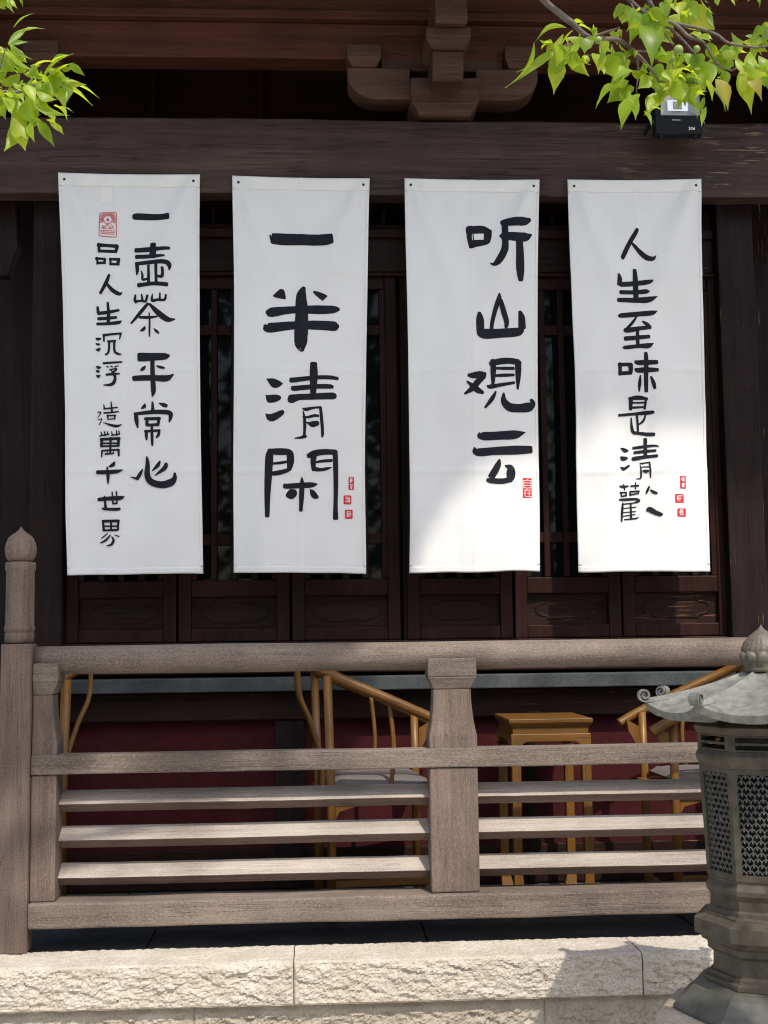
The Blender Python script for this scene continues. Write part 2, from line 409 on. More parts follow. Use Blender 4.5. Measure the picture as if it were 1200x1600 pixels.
# newel posts
def newel(x0, x1):
    zt = PZ(1006, YN, 25); w = x1-x0; cx = (x0+x1)/2; cy = YN+w/2
    mb = MB(); mb.box(x0, x1, YN, YN+w, 0, zt)
    o = mb.build('newel_post', m_rail_z, rail, .005)
    r = w/2
    zb = lambda y: PZ(y, YN+r, 22)
    mb = MB(); mb.lathe([(r*.97, zb(1004)), (r*.97, zb(989)), (r*.90, zb(988)), (r*1.0, zb(986)), (r*1.02, zb(982)), (r*1.0, zb(978)), (r*.95, zb(977)),
                         (r*.94, zb(893)), (r*.97, zb(892)), (r*1.01, zb(889)), (r*1.01, zb(882)), (r*.97, zb(879)), (r*.62, zb(878))], (cx, cy), 40)
    mb.build('shaft', m_rail_z, o)
    # onion with raised petals
    prof = [(.60, 879), (.84, 876), (1.0, 869), (1.05, 861), (1.04, 854), (.96, 848), (.84, 841), (.62, 836), (.36, 832), (.16, 828), (.04, 824), (0.004, 822)]
    mb = MB(); n = 64; vs = []; fs = []
    for k, (rr, y) in enumerate(prof):
        v = k/(len(prof)-1)
        for i in range(n):
            a = 2*pi*i/n
            pet = abs(sin(a*4)) if v < .75 else .5
            groove = .045*exp(-(sin(a*4+pi*(v > .5)*.0)/.13)**2)*(v > .1)*(v < .8)
            q = r*rr*(1.0-groove)
            vs.append((cx+q*cos(a), cy+q*sin(a), zb(y)))
    for k in range(len(prof)-1):
        for i in range(n):
            j = (i+1) % n; fs.append((k*n+i, k*n+j, (k+1)*n+j, (k+1)*n+i))
    mb.add(vs, fs, True); mb.build('finial', m_rail_z, o)
newel(xn0, xn1); newel(xr_end, xr_end+(xn1-xn0))
# drum foot left of the newel
mb = MB(); pts = []
for k in range(9):
    a = radians(90*k/8); pts.append((xn0-.10+.085*(1-cos(a))+.03, .10*(1-sin(a))*1.0))
poly = [(xn0+.001, 0.0015)]+[(xn0+.001-.002, .13)]+[(xn0-.002-.11*(1-cos(radians(90*k/8))), .13-.10*sin(radians(90*k/8))) for k in range(1,9)]+[(xn0-.112, .0015)]
mb.prism(poly, YN+.02, YN+.08, 'y'); mb.build('drum_foot', m_rail_z, rail, .003)

hr = PZ(1003, YP+.05)-PZ(1047, YP+.05); zh = (PZ(1003, YP+.05)+PZ(1047, YP+.05))/2
def wob(a, p, q): return (.0015*noise.noise(Vector((a*2.3, p*9, 1))), .0020*noise.noise(Vector((a*1.7, q*9, 2))))
mb = MB(); poly = [(yc_mid+hr/2*cos(2*pi*i/28)*1.02, zh+hr/2*sin(2*pi*i/28)) for i in range(28)]
mb.prism(poly, xn1+.001, xr_end-.001, 'x', 60, wob, True); mb.build('handrail', m_rail_x, rail)
zmt, zmb = PZ(1171, YP), PZ(1201, YP)                  # mid rail
mb = MB(); poly = [(YP-.006, zmb), (YP+.075, zmb), (YP+.075, zmt), (YP-.006, zmt)]
mb.prism(poly, xn1+.001, xr_end-.001, 'x', 80, lambda a,p,q: (0, .0022*noise.noise(Vector((a*2.9, q*20, 5))) )); mb.build('mid_rail', m_rail_x, rail, .004)
zbt, zbb = PZ(1400, YP-.02), PZ(1439, YP-.02)
mb = MB(); poly = [(YP-.022, zbb), (YP+.12, zbb), (YP+.12, zbt), (YP-.022, zbt)]
mb.prism(poly, xn1+.001, xr_end-.001, 'x', 120, lambda a,p,q: (.0015*noise.noise(Vector((a*3, q*20, 8))), .0028*noise.noise(Vector((a*4.1, q*20, 9))))); mb.build('bottom_rail', m_rail_x, rail, .006)
# vase posts
def post(x0, x1, full=True):
    """x0..x1 body; full = both sides shaped, else only the right/left half shows"""
    d0, d1 = YP, YP+.115
    c = (x0+x1)/2 if full == True else (x0 if full == 'R' else x1)
    hw = (x1-x0)/2 if full == True else (x1-x0)
    zs = lambda y: PZ(y, YP, 710)
    prof = [(1172.5, 1.0), (1150, 1.0), (1140, .945), (1128, .885), (1112, .835), (1096, .80), (1077, .785)]
    def sect(k):
        w = hw*k
        if full == True: return (c-w, c+w)
        if full == 'R': return (x0, x0+w)
        return (x1-w, x1)
    mb = MB(); vs = []
    for y, k in prof:
        a, b2 = sect(k); dd = (1-k)*.05
        z = zs(y)
        vs += [(a, d0+dd, z), (b2, d0+dd, z), (b2, d1-dd, z), (a, d1-dd, z)]
    n = len(prof); fs = [(0,3,2,1), (4*n-4,4*n-3,4*n-2,4*n-1)]
    for k in range(n-1):
        for i in range(4): j = (i+1) % 4; fs.append((4*k+i, 4*k+j, 4*k+4+j, 4*k+4+i))
    mb.add(vs, fs)
    mb.build('vase_post', m_rail_z, rail, .004)
    a, b2 = sect(.785); a2, b3 = sect(1.02)
    mb = MB(); mb.frustum((a, b2, d0+.011, d1-.011), (a2, b3, d0-.004, d1+.004), zs(1077)+.0005, zs(1057))
    ztop = zh-hr/2*.25
    mb.box(a2, b3, d0-.004, d1+.004, zs(1057), zs(1028)); mb.build('post_cap', m_rail_x, rail, .004)
    mb = MB(); mb.box(x0, x1, d0, d1, zbt+.0015, zmb-.001); mb.build('post', m_rail_z, rail, .005)
post(xc0, xc1)
xl1 = PX(87, YP, 1300)
post(xn1+.0015, xl1, 'R'); post(xr_end-.0015-(xl1-xn1), xr_end-.0015, 'L')
# slats: rectangular boards set on a slant
for (yt, yf, yb2) in ((1231, 1247, 1260), (1286, 1303, 1316), (1342, 1361, 1373)):
    ysl = YP+.045
    zf = PZ(yf, ysl); th = radians(31); Lt, Lh = .078, .033
    poly = [(ysl, zf), (ysl+Lt*cos(th), zf+Lt*sin(th)), (ysl+Lt*cos(th)+Lh*sin(th), zf+Lt*sin(th)-Lh*cos(th)), (ysl+Lh*sin(th), zf-Lh*cos(th))]
    for a, b2 in ((xl1-.002, xc0+.002), (xc1-.002, xr_end-(xl1-xn1)+.002)):
        mb = MB(); sd = yt*.1+a
        mb.prism(poly, a, b2, 'x', 50, lambda a_,p,q: (0, .0018*noise.noise(Vector((a_*2.2, 3, sd)))+.0008*noise.noise(Vector((a_*14, 3, sd)))))
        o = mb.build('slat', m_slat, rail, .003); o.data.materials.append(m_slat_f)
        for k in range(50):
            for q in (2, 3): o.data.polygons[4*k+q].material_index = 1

# ------------------------------------------------------------------ the hall behind
hall = empty('timber_hall', (0, YC, 0), 'dark brown timber hall front with lattice windows, bracketed eave and dark red dado', 'building')
XL, XR = -3.4, 3.9
zbeam0, zbeam1 = PZ(304.5, YB), PZ(186.5, YB+.045)
H = zbeam1-zbeam0
poly = [(YB, zbeam0), (YB+.10, zbeam0), (YB+.10, zbeam1), (YB+.055, zbeam1), (YB+.030, zbeam1-.012), (YB+.012, zbeam1-H*.28), (YB+.001, zbeam1-H*.46), (YB+.003, zbeam1-H*.50)]
mb = MB(); mb.prism(poly, XL, XR, 'x', 150, lambda a,p,q: (.0035*noise.noise(Vector((a*1.6, q*4, 1)))+.0012*noise.noise(Vector((a*9, q*30, 1))), (.006*noise.noise(Vector((a*1.3, p*4, 7)))+.002*noise.noise(Vector((a*7, p*4, 7))))))
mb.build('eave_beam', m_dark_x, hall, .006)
# board recess above the beam
mb = MB(); zr1 = PZ(60, 5.42)
mb.box(XL, XR, 5.78, 5.82, zbeam0-.05, zr1+.5); mb.build('recess_board', m_rec, hall)
# vertical struts in the recess
for px in (222, 402):
    mb = MB(); x = PX(px, 5.40, 140); mb.box(x-.012, x+.012, 5.74, 5.7785, zbeam1+.002, zr1); mb.build('recess_strut', m_rec, hall, .003)
# dougong bracket over the beam
cx = PX(695, 5.15, 150)
zz = lambda y, Y: PZ(y, Y, 690)
def brk(px, main=True):
    cx = PX(px, 5.15, 150)
    Y0 = 5.13
    mb = MB(); w1, w0 = .143, .105
    z0, z1, z2 = zbeam1+.001, zz(158, Y0), zz(121, Y0)
    mb.frustum((cx-w0, cx+w0, Y0+.03, Y0+.24), (cx-w1, cx+w1, Y0, Y0+.27), z0, z1); mb.box(cx-w1, cx+w1, Y0, Y0+.27, z1, z2)
    mb.build('bearing_block', m_brk, hall, .005)
    # longitudinal arm with rounded ends
    Ya = 5.20; za0, za1 = zz(156, Ya), zz(107, Ya); La = .405
    for s in (-1, 1):
        poly = [(cx+s*w1*.98, za0), (cx+s*(La-.13), za0)]
        for k in range(1, 9):
            a = radians(90*k/8); poly.append((cx+s*(La-.13+.13*sin(a)), za0+(za1-za0)*.72*(1-cos(a))))
        poly += [(cx+s*La, za1), (cx+s*w1*.98, za1)]
        if s < 0: poly = poly[::-1]
        mb = MB(); mb.prism(poly, Ya, Ya+.13, 'y'); mb.build('bracket_arm', m_brk, hall, .004)
        # small block at the end
        xb = cx+s*(La-.07); zb0, zb1, zb2 = za1+.001, zz(89, Ya-.02), zz(71, Ya-.02)
        mb = MB(); mb.frustum((xb-.052, xb+.052, Ya-.005, Ya+.135), (xb-.073, xb+.073, Ya-.025, Ya+.155), zb0, zb1); mb.box(xb-.073, xb+.073, Ya-.025, Ya+.155, zb1, zb2)
        mb.build('end_block', m_brk, hall, .004)
    # upper filler between arm and purlin
    mb = MB(); mb.box(cx-La+.145, cx+La-.145, Ya+.03, Ya+.12, za1+.001, zz(88, Ya)); mb.build('filler_board', m_brk, hall, .003)
    # outward stepping noses
    Yn = 5.00
    wn = .064
    mb = MB(); a = (zz(127, Yn+.03), zz(100, Yn), zz(79, Yn))
    poly = [(Yn+.03, a[0]), (5.30, a[0]), (5.30, a[2]), (Yn+.004, a[2]), (Yn, a[1])]
    mb.prism([(p, q) for p, q in poly], cx-wn, cx+wn, 'x'); mb.build('bracket_nose', m_brk, hall, .004)
    Yb = 4.97; w1, w0 = .091, .068; z0, z1, z2 = a[2]+.001, zz(60, Yb), zz(43, Yb)
    mb = MB(); mb.frustum((cx-w0, cx+w0, Yb+.02, Yb+.20), (cx-w1, cx+w1, Yb-.005, Yb+.225), z0, z1); mb.box(cx-w1, cx+w1, Yb-.005, Yb+.225, z1, z2)
    mb.build('nose_block', m_brk, hall, .004)
    Yu = 4.90; wu = .066
    a = (z2+.001, zz(24, Yu), zz(-30, Yu))
    poly = [(Yu+.03, a[0]), (5.30, a[0]), (5.30, a[2]), (Yu+.02, a[2]), (Yu, a[1]), (Yu+.012, a[1]-.03)]
    mb = MB(); mb.prism(poly, cx+.006-wu, cx+.006+wu, 'x'); mb.build('beam_nose', m_brk, hall, .005)
for px in (695, 695-765, 695+765): brk(px)
# purlin and eave boards
Yp = 5.235
zp0, zp1, zp2 = PZ(93, Yp), PZ(37, Yp), PZ(17, Yp-.03)
mb = MB(); mb.prism([(Yp, zp0), (5.36, zp0), (5.36, zp1), (Yp, zp1)], XL, XR, 'x', 60, lambda a,p,q: (0, .003*noise.noise(Vector((a*1.5, p, 21))))); mb.build('purlin', m_red_x, hall, .006)
mb = MB(); mb.box(XL, XR, Yp-.035, 5.35, zp1+.002, zp2); mb.build('purlin_cap', m_red_x, hall, .006)
mb = MB(); mb.box(XL, XR, Yp-.01, 5.34, zp2+.002, zp2+.17); mb.build('upper_purlin', m_red_x, hall, .02)
mb = MB(); mb.box(XL, XR, Yp+.03, 5.36, zp2+.173, zp2+.85); mb.build('eave_board', m_red_x, hall)
# roof: overhanging eave (above the frame) that shades the upper hall
zs_ = PZ(560, YB-.01, 860)
YEV = 3.90; zev = zs_+(YB-.01-YEV)/.66
sl_ = .42
mb = MB(); mb.prism([(YEV, zev), (8.2, zev+(8.2-YEV)*sl_), (8.2, zev+(8.2-YEV)*sl_+.14), (YEV, zev+.10)], XL-.7, XR+.7, 'x'); mb.build('roof', m_tile, hall, .01)
for k in range(25):
    x = XL-.5+k*.345
    mb = MB(); mb.tube([(x, YEV+.12, zev+.12*sl_-.045), (x, 6.4, zev+(6.4-YEV)*sl_-.045)], .038, 10); mb.build('rafter', m_red_x, hall)
# columns
cl0, cl1 = PX(47, YC, 700), PX(100, YC, 700)
cr0, cr1 = PX(1133, YC, 700), PX(1190, YC, 700)
for a, b2 in ((cl0, cl1), (cr0, cr1)):
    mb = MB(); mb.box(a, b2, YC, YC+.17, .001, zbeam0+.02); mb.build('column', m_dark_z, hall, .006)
# dark bays left and right of the columns
mb = MB(); mb.box(XL, cl0-.03, YC+.26, YC+.32, .001, zbeam1+.01); mb.build('side_wall', m_dark_z, hall)
mb = MB(); mb.box(cr1+.02, XR, YC+.26, YC+.32, .001, zbeam1+.01); mb.build('side_wall', m_dark_z, hall)
mb = MB(); mb.prism([(cl0-.16, PZ(308, YC, 20)), (cl0-.085, PZ(308, YC, 20)), (cl0-.075, PZ(380, YC, 20)), (cl0-.10, PZ(405, YC, 20)), (cl0-.11, PZ(425, YC, 20)), (cl0-.16, PZ(425, YC, 20))], YC+.05, YC+.12, 'y'); mb.build('corner_bracket', m_dark_z, hall, .004)
# joinery between the columns
def hb_(name, y0, y1, Yf, Yb_, mat, bev=.003, x0=None, x1=None):
    mb = MB(); mb.box(cl1+.001 if x0 is None else x0, cr0-.001 if x1 is None else x1, Yf, Yb_, PZ(y1, Yf), PZ(y0, Yf)); return mb.build(name, mat, hall, bev)
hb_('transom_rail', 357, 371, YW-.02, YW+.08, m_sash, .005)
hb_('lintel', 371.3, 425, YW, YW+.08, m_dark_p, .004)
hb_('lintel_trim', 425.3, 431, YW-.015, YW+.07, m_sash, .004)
# transom windows with mullions
zt0, zt1 = PZ(356.5, YW), zbeam0
for i in range(3):
    a = cl1+(cr0-cl1)*i/3; b2 = cl1+(cr0-cl1)*(i+1)/3
    mb = MB(); mb.box(a+.004, a+.035, YW+.01, YW+.06, zt0, zt1); mb.box(b2-.035, b2-.004, YW+.01, YW+.06, zt0, zt1)
    n = 9
    for k in range(1, n):
        pass
    mb.box(a+.0355, b2-.0355, YW+.012, YW+.058, zt0, zt0+.02)
    w_ = mb.build('transom_window', m_sash, hall, .002)
    for k in range(1, n):
        x = a+.035+(b2-a-.07)*k/n; mb = MB(); mb.box(x-.008, x+.008, YW+.025, YW+.05, zt0+.0205, zt1); mb.build('mullion', m_sash, w_, .002)
    mb = MB(); mb.box(a+.0345, b2-.0345, YW+.052, YW+.056, zt0+.001, zt1-.001); mb.build('glass', m_glass, w_)
# six casements
zsb, zst = PZ(1000, YW), PZ(431.5, YW)
zmid0, zmid1 = PZ(917, YW), PZ(905, YW)
sash = [(102, 275.5), (278.5, 452.5), (456.5, 626), (637, 801.5), (805, 971), (974, 1143)]
YS = YW+.005
for i, (p0, p1) in enumerate(sash):
    a, b2 = PX(p0, YS, 960), PX(p1, YS, 960)
    st = .052                                       # stile width
    mb = MB()
    zi1 = zst-.055
    # mitred moulded frame: outer square plus inner rounded bead
    mb.box(a, a+st, YS, YS+.05, zsb, zst); mb.box(b2-st, b2, YS, YS+.05, zsb, zst)
    mb.box(a+st+.0005, b2-st-.0005, YS+.001, YS+.05, zi1, zst-.001)                 # head
    zr0, zr1 = PZ(930, YS), PZ(904, YS)
    mb.box(a+st+.0005, b2-st-.0005, YS+.001, YS+.05, zr0, zr1)                     # lock rail
    zb0, zb1 = zsb+.001, PZ(979, YS)
    mb.box(a+st+.0005, b2-st-.0005, YS+.001, YS+.05, zb0, zb1)                     # bottom rail
    o = mb.build('casement', m_sash, hall, .005, seg=2)
    # panel with a raised cartouche
    mb = MB(); mb.box(a+st+.001, b2-st-.001, YS+.03, YS+.045, zb1+.0005, zr0-.0005); pn = mb.build('panel', m_dark_p, o)
    cxp, czp = (a+b2)/2+.003, (zb1+zr0)/2; hw, hh = (b2-a)/2-st-.032, (zr0-zb1)/2-.022
    def cart(hw, hh):
        q1 = [(hw-.050, hh), (hw-.046, hh-.011)]+[(hw-.040+.040*sin(radians(a_)), (hh-.011)*cos(radians(a_))) for a_ in (5, 25, 45, 65, 80)]
        ring = q1+[(x, -z) for x, z in q1[::-1]]+[(-x, -z) for x, z in q1]+[(-x, z) for x, z in q1[::-1]]
        return [(cxp+x, czp+z) for x, z in ring]
    outl = cart(hw, hh); inn = cart(hw-.010, hh-.008)
    mb = MB(); n = len(outl); vs = [(x, YS+.0298, z) for x, z in outl]+[(x*.5+x2*.5, YS+.024, z*.5+z2*.5) for (x, z), (x2, z2) in zip(outl, inn)]+[(x, YS+.0292, z) for x, z in inn]
    fs = []
    for q in range(2):
        for k in range(n): j = (k+1) % n; fs.append((q*n+k, q*n+j, q*n+n+j, q*n+n+k))
    mb.add(vs, fs, True); mb.build('cartouche', m_dark_p, o)
    # glass and lattice
    gx0, gx1, gz0, gz1 = a+st, b2-st, zr1, zi1
    mb = MB(); mb.box(gx0+.001, gx1-.001, YS+.034, YS+.038, gz0+.001, gz1-.001); mb.build('glass', m_glass, o)
    mb = MB(); n = 4
    zc1, zc0 = PZ(515, YS), PZ(841, YS)
    for k in range(0, n+1):
        x = gx0+.010+(gx1-gx0-.020)*k/n
        mb.box(x-.0125, x+.0125, YS+.006, YS+.030, gz0+.002, gz1-.002)
    xsb = [gx0+.010+(gx1-gx0-.020)*k/n for k in range(n+1)]
    for k in range(n):
        for zc in (zc1, zc0): mb.box(xsb[k]+.013, xsb[k+1]-.013, YS+.009, YS+.029, zc-.022, zc+.022)
    mb.build('lattice', m_sash, o, .002)
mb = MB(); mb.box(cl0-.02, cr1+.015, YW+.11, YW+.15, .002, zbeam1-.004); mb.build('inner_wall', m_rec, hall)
xm0, xm1 = PX(628, YW, 700), PX(635, YW, 700)
mb = MB(); mb.box(xm0, xm1, YW+.02, YW+.05, zsb, zst); mb.build('meeting_post', m_dark_z, hall)
hb_('window_sill_beam', 1000.3, 1050, YW-.02, YW+.10, m_dark_p, .004)
s_ = hb_('stone_sill', 1056, 1078, YW-.09, YW+.08, m_gstone, .005)
hb_('dado_rail', 1078.5, 1122, YW-.01, YW+.06, m_dark_p, .005)
mb = MB(); zd1 = PZ(1122, YW)-.001; zd0 = PZ(1322, YW+.03)
mb.box(cl1+.001, cr0-.001, YW+.04, YW+.08, .001, zd1); mb.build('dado_wall', m_redwall, hall)
mb = MB(); mb.box(cl1+.001, cr0-.001, YW+.015, YW+.039, .001, zd0); mb.build('skirting', m_dark_p, hall, .004)
for p0, p1 in ((430, 476), (823, 838)):
    mb = MB(); mb.box(PX(p0, YW, 1200), PX(p1, YW, 1200), YW+.005, YW+.0145, .002, zd1-.0005); mb.build('dado_post', m_dark_z, hall, .003)

# ------------------------------------------------------------------ banners
def ribbon_poly(pts):
    """variable-width stroke -> outline polygon strip in px; pts = [(x,y,w)]"""
    P3 = [Vector((x, y, w)) for x, y, w in pts]
    if len(P3) == 1: P3.append(P3[0]+Vector((1, 0, 0)))
    Q = smooth_path(P3, 6) if len(P3) > 2 else [P3[0].lerp(P3[1], k/6) for k in range(7)]
    L, R = [], []
    n = len(Q)
    for k in range(n):
        d = (Q[min(k+1, n-1)]-Q[max(k-1, 0)]); d = Vector((d.x, d.y)); d = d.normalized() if d.length > 1e-6 else Vector((1, 0))
        nn = Vector((-d.y, d.x)); w = max(2.0, Q[k].z)/2
        w *= 1+.05*noise.noise(Vector((Q[k].x*.05, Q[k].y*.05, 3)))
        L.append((Q[k].x+nn.x*w, Q[k].y+nn.y*w)); R.append((Q[k].x-nn.x*w*(1+.04*noise.noise(Vector((Q[k].x*.06, 7, Q[k].y*.06)))), Q[k].y-nn.y*w))
    # blunt, slightly rounded ends
    def capend(k, sgn):
        a, b = Vector(L[k]), Vector(R[k]); w = (a-b).length; d = (Q[k]-Q[k-sgn]) if sgn > 0 else (Q[k]-Q[k+1])
        d = Vector((d.x, d.y)).normalized()*min(w*.22, 10)
        return tuple(a.lerp(b, .22)+d), tuple(a.lerp(b, .78)+d)
    s0 = capend(0, -1); s1 = capend(n-1, 1)
    return [s0[0]]+L+[s1[0]], [s0[1]]+R+[s1[1]]

CR = {'A': (140,310,7.5), 'B': (140,500,7.5), 'C': (140,670,7.5), 'D': (400,340,7.275), 'E': (400,560,6.156), 'F': (710,320,6.957),
      'G': (710,540,6.4), 'H': (950,340,7.271), 'I': (950,550,8.571), 'J': (950,680,8.571)}
TXT = {}
TXT[1] = {'A': """510,210,60 560,212,78 800,212,76 925,206,82
745,532,66 745,600,78 740,700,84
532,605,52 640,604,58 740,600,55 940,595,36
540,682,48 740,685,46 880,680,24
548,750,40 560,830,45 553,893,20
545,765,45 740,755,50 890,755,54 936,790,56 938,848,16
605,850,12 620,900,28 625,955,30 685,948,30
693,790,30 695,985,35
782,780,35 785,985,35
855,820,36 860,870,34 848,925,40 785,918,25
568,1022,54 740,1008,46 915,1015,48
540,1135,22 535,1200,36 552,1232,30
545,1215,34 612,1210,28 660,1215,30 682,1142,30
612,1130,18 625,1205,30
740,1130,12 738,1205,36 800,1195,30 880,1192,30 897,1132,22
828,1115,18 825,1190,25
690,1240,34 600,1350,44 495,1480,22
705,1245,28 800,1340,66 910,1418,64 1000,1415,14
590,1405,32 700,1405,36 795,1390,18
703,1350,14 708,1450,22 706,1560,22 705,1628,14
655,1510,14 640,1540,38 605,1565,22
755,1530,10 785,1560,34 815,1585,18
115,540,34 120,642,34
102,560,48 220,556,40 328,556,46
322,555,40 304,630,34
112,630,34 310,620,38
95,705,28 100,785,25
78,720,32 192,720,26
186,720,30 176,775,30
92,770,32 190,768,30
245,705,28 250,788,25
236,717,30 350,712,34
338,710,40 332,770,36
242,775,30 346,772,30
235,900,28 200,990,44 128,1118,34
200,1000,28 270,1080,48 350,1124,44 382,1105,10
215,1225,28 225,1350,40 222,1470,40
95,1275,28 104,1345,40
100,1352,40 220,1340,42 350,1320,30
100,1415,38 220,1410,40 322,1404,32
88,1475,34 220,1475,36 345,1466,42 382,1446,12""",
'B': """575,445,100 620,442,104 700,440,95 880,432,78 936,420,26
740,480,50 745,700,55 752,840,55 735,910,8
660,550,18 635,578,44 605,602,20
785,545,14 835,560,34 882,570,20
515,695,58 560,690,64 740,685,65 900,688,74 985,640,14
740,965,22 745,1070,45
650,985,8 645,1018,46 610,1046,14
815,980,12 870,1000,48 908,1012,40
548,1100,44 555,1180,50 568,1268,20
530,1108,34 740,1085,50 890,1084,54 948,1100,54 950,1150,44 934,1204,14
678,1150,32 676,1240,40
652,1165,36 830,1160,40
818,1160,34 804,1240,38
672,1238,34 808,1232,38
733,1240,30 737,1400,34 740,1478,22
668,1305,38 670,1360,36 673,1412,18
652,1310,32 830,1300,28
820,1300,30 812,1350,36 784,1384,20
75,220,18 105,228,36 136,222,16
75,280,12 100,290,28 126,288,14
75,350,12 105,352,40 132,335,10
170,172,28 172,258,20
162,185,30 270,175,26 382,170,24
372,175,24 358,238,14
215,258,26 310,255,28
235,262,26 226,380,26 190,414,24
295,260,28 298,370,28 335,405,28 376,412,14
85,550,14 110,565,36 140,565,14
80,600,12 105,610,36 122,608,14
85,655,12 108,668,38 130,655,10
165,515,28 280,508,26 386,502,20
205,552,10 225,562,22
250,548,10 275,560,20
300,560,16 345,546,14
240,592,14 322,582,18 298,610,20 262,620,14
250,592,10 275,615,16
280,620,24 305,690,34 270,760,38 168,772,10
200,650,28 280,642,28 356,636,18
172,1000,12 180,1040,20
172,1050,18 260,1040,20 336,1030,14
258,965,14 270,1085,22
172,1098,20 260,1092,20 346,1080,16
217,1120,18 226,1175,18
210,1132,18 315,1125,18
308,1125,18 296,1165,18
217,1172,14 308,1165,14
100,1090,12 138,1092,16 100,1160,6
105,1180,8 152,1170,12 120,1240,12
170,1210,8 260,1240,28 330,1250,32 382,1233,10""",
'C': """630,475,10 598,535,40 560,595,44
490,573,8 565,590,34
675,330,18 685,420,52 684,560,70 735,632,78 850,662,82 950,640,88 1000,590,58 1004,525,26
830,387,24 800,440,46 740,497,14
905,412,38 882,470,54 770,555,10
142,45,12 157,88,18
185,40,14 190,95,18
125,95,16 235,72,20
217,40,10 222,78,16
265,40,10 277,85,18
322,27,14 325,85,20
262,85,16 355,70,18
350,30,14 356,76,16
150,125,34 150,220,34
137,135,34 250,126,34 362,120,34
150,180,20 350,175,20
142,215,22 355,206,22
346,120,34 345,200,30
255,110,28 250,300,24
150,342,14 156,262,24
160,265,22 350,250,22
346,250,30 350,328,22
190,305,20 285,296,18
215,260,12 215,300,12
285,270,12 290,300,14
300,396,20 282,430,48 236,452,16
96,518,46 230,515,48 330,508,44 398,490,10
215,455,18 225,560,40 226,652,14
110,835,42 230,825,48 365,818,50 416,800,10
185,795,18 197,930,34
275,747,16 285,890,20
325,742,18 331,885,18
280,885,20 336,880,20
157,940,22 210,948,32 345,948,36 366,932,14
165,1078,28 175,1200,30
157,1088,34 355,1085,34
346,1082,28 340,1195,25
262,1080,25 262,1200,25
175,1147,20 345,1147,20
172,1196,24 340,1190,25
220,1232,14 150,1287,14
255,1247,14 200,1310,25 135,1342,14
302,1247,8 356,1268,14
270,1270,14 291,1310,28 265,1360,28 210,1375,10"""}
TXT[2] = {'D': """178,240,50 205,243,132 520,248,124 750,252,134 868,240,118
545,800,44 515,900,116 520,1100,145 515,1300,155 510,1450,140 522,1532,50
122,1080,50 180,1085,110 400,1065,85 700,1058,100 880,1048,84 945,1045,36
95,1235,36 150,1262,112 400,1245,95 700,1235,105 890,1238,108 936,1236,48
*275,822 320,835 340,925 320,940 200,910 210,880
*650,845 700,850 810,895 775,935 760,955 720,930 655,870""",
'E': """*100,205 180,208 255,250 250,270 205,298 150,285
*95,358 115,366 190,362 240,380 238,410 180,438 118,437 98,395
*92,540 150,548 255,508 268,550 170,618 110,598
332,220,46 365,222,50 560,195,40 700,188,40 788,196,32
348,300,46 385,300,50 560,280,45 700,275,45 740,280,32
318,395,66 345,400,82 420,382,60 560,375,60 730,366,66 765,368,48
555,55,68 555,180,76 550,350,56
450,492,16 485,497,34 560,482,22 626,478,22
455,515,12 468,600,30 468,700,28 460,770,24
478,752,40 430,768,26 372,775,10
620,480,28 632,600,32 640,720,30 635,762,18
450,570,12 500,572,25 560,558,28 602,560,24
480,620,10 505,630,24 545,640,60 598,628,44
142,885,40 130,950,75 122,1100,75 112,1300,60 110,1525,44
120,905,50 220,905,65 310,908,62 348,935,46
330,920,66 332,1000,70 320,1080,40
165,1018,20 230,1012,28 300,1000,25
165,1115,44 230,1105,46 312,1080,38
760,895,48 765,1000,50 768,1250,45 765,1400,42 765,1545,54
500,945,46 560,920,62 650,905,56 770,905,50
555,930,64 550,1010,50 556,1075,40
560,1005,20 640,992,28 730,985,30
545,1065,48 620,1075,35 680,1065,30 726,1052,10
272,1230,46 300,1235,50 440,1225,55 540,1220,50 592,1212,8
440,1150,14 443,1200,40 440,1300,50 432,1470,34
*330,1260 385,1270 392,1320 345,1360 290,1335 295,1300
*515,1260 560,1275 605,1340 560,1355 525,1320"""}
TXT[3] = {'F': """168,238,72 172,340,76 195,460,66
135,280,80 300,268,86 398,292,46
368,270,84 362,350,84 352,410,60
180,425,80 330,405,62 382,392,36
512,188,52 600,185,92 750,180,92 825,158,44
548,190,70 550,400,70 540,500,80 480,610,76 430,650,44 388,640,14
495,335,26 532,340,80 650,350,95 775,346,95 842,320,20
705,380,75 712,500,85 715,700,90 720,825,54
265,1180,36 272,1260,85 275,1390,88
240,1370,22 300,1412,104 500,1400,100 680,1385,96 745,1362,44
710,1160,36 730,1230,74 735,1345,82
485,965,16 482,1030,58 440,1150,50 405,1300,45 402,1370,40
500,1040,48 530,1150,60 565,1270,55 560,1335,38""",
'G': """132,305,30 185,308,62 250,295,60 305,302,54
290,310,56 230,370,62 170,440,56 98,490,22
120,365,16 160,400,40 220,450,62 282,482,32
385,150,58 385,270,55 380,400,30
355,190,46 440,165,64 540,155,62 642,168,60
635,162,70 635,300,56 630,440,22
400,232,24 500,232,34 592,232,32
405,305,26 500,300,34 592,298,28
322,405,14 350,418,44 450,400,38 596,375,28
410,465,18 370,540,44 300,630,22
488,480,18 490,560,64 545,620,86 640,630,84 740,615,96 788,580,54 768,540,38
240,880,14 268,912,78 450,905,84 600,895,86 706,870,10
190,1030,18 222,1075,78 400,1060,80 600,1050,90 772,1040,74
445,1145,22 425,1210,64 360,1325,72
320,1350,36 370,1358,54 480,1360,56 565,1338,58
500,1205,12 552,1230,72 560,1300,90 552,1352,56"""}
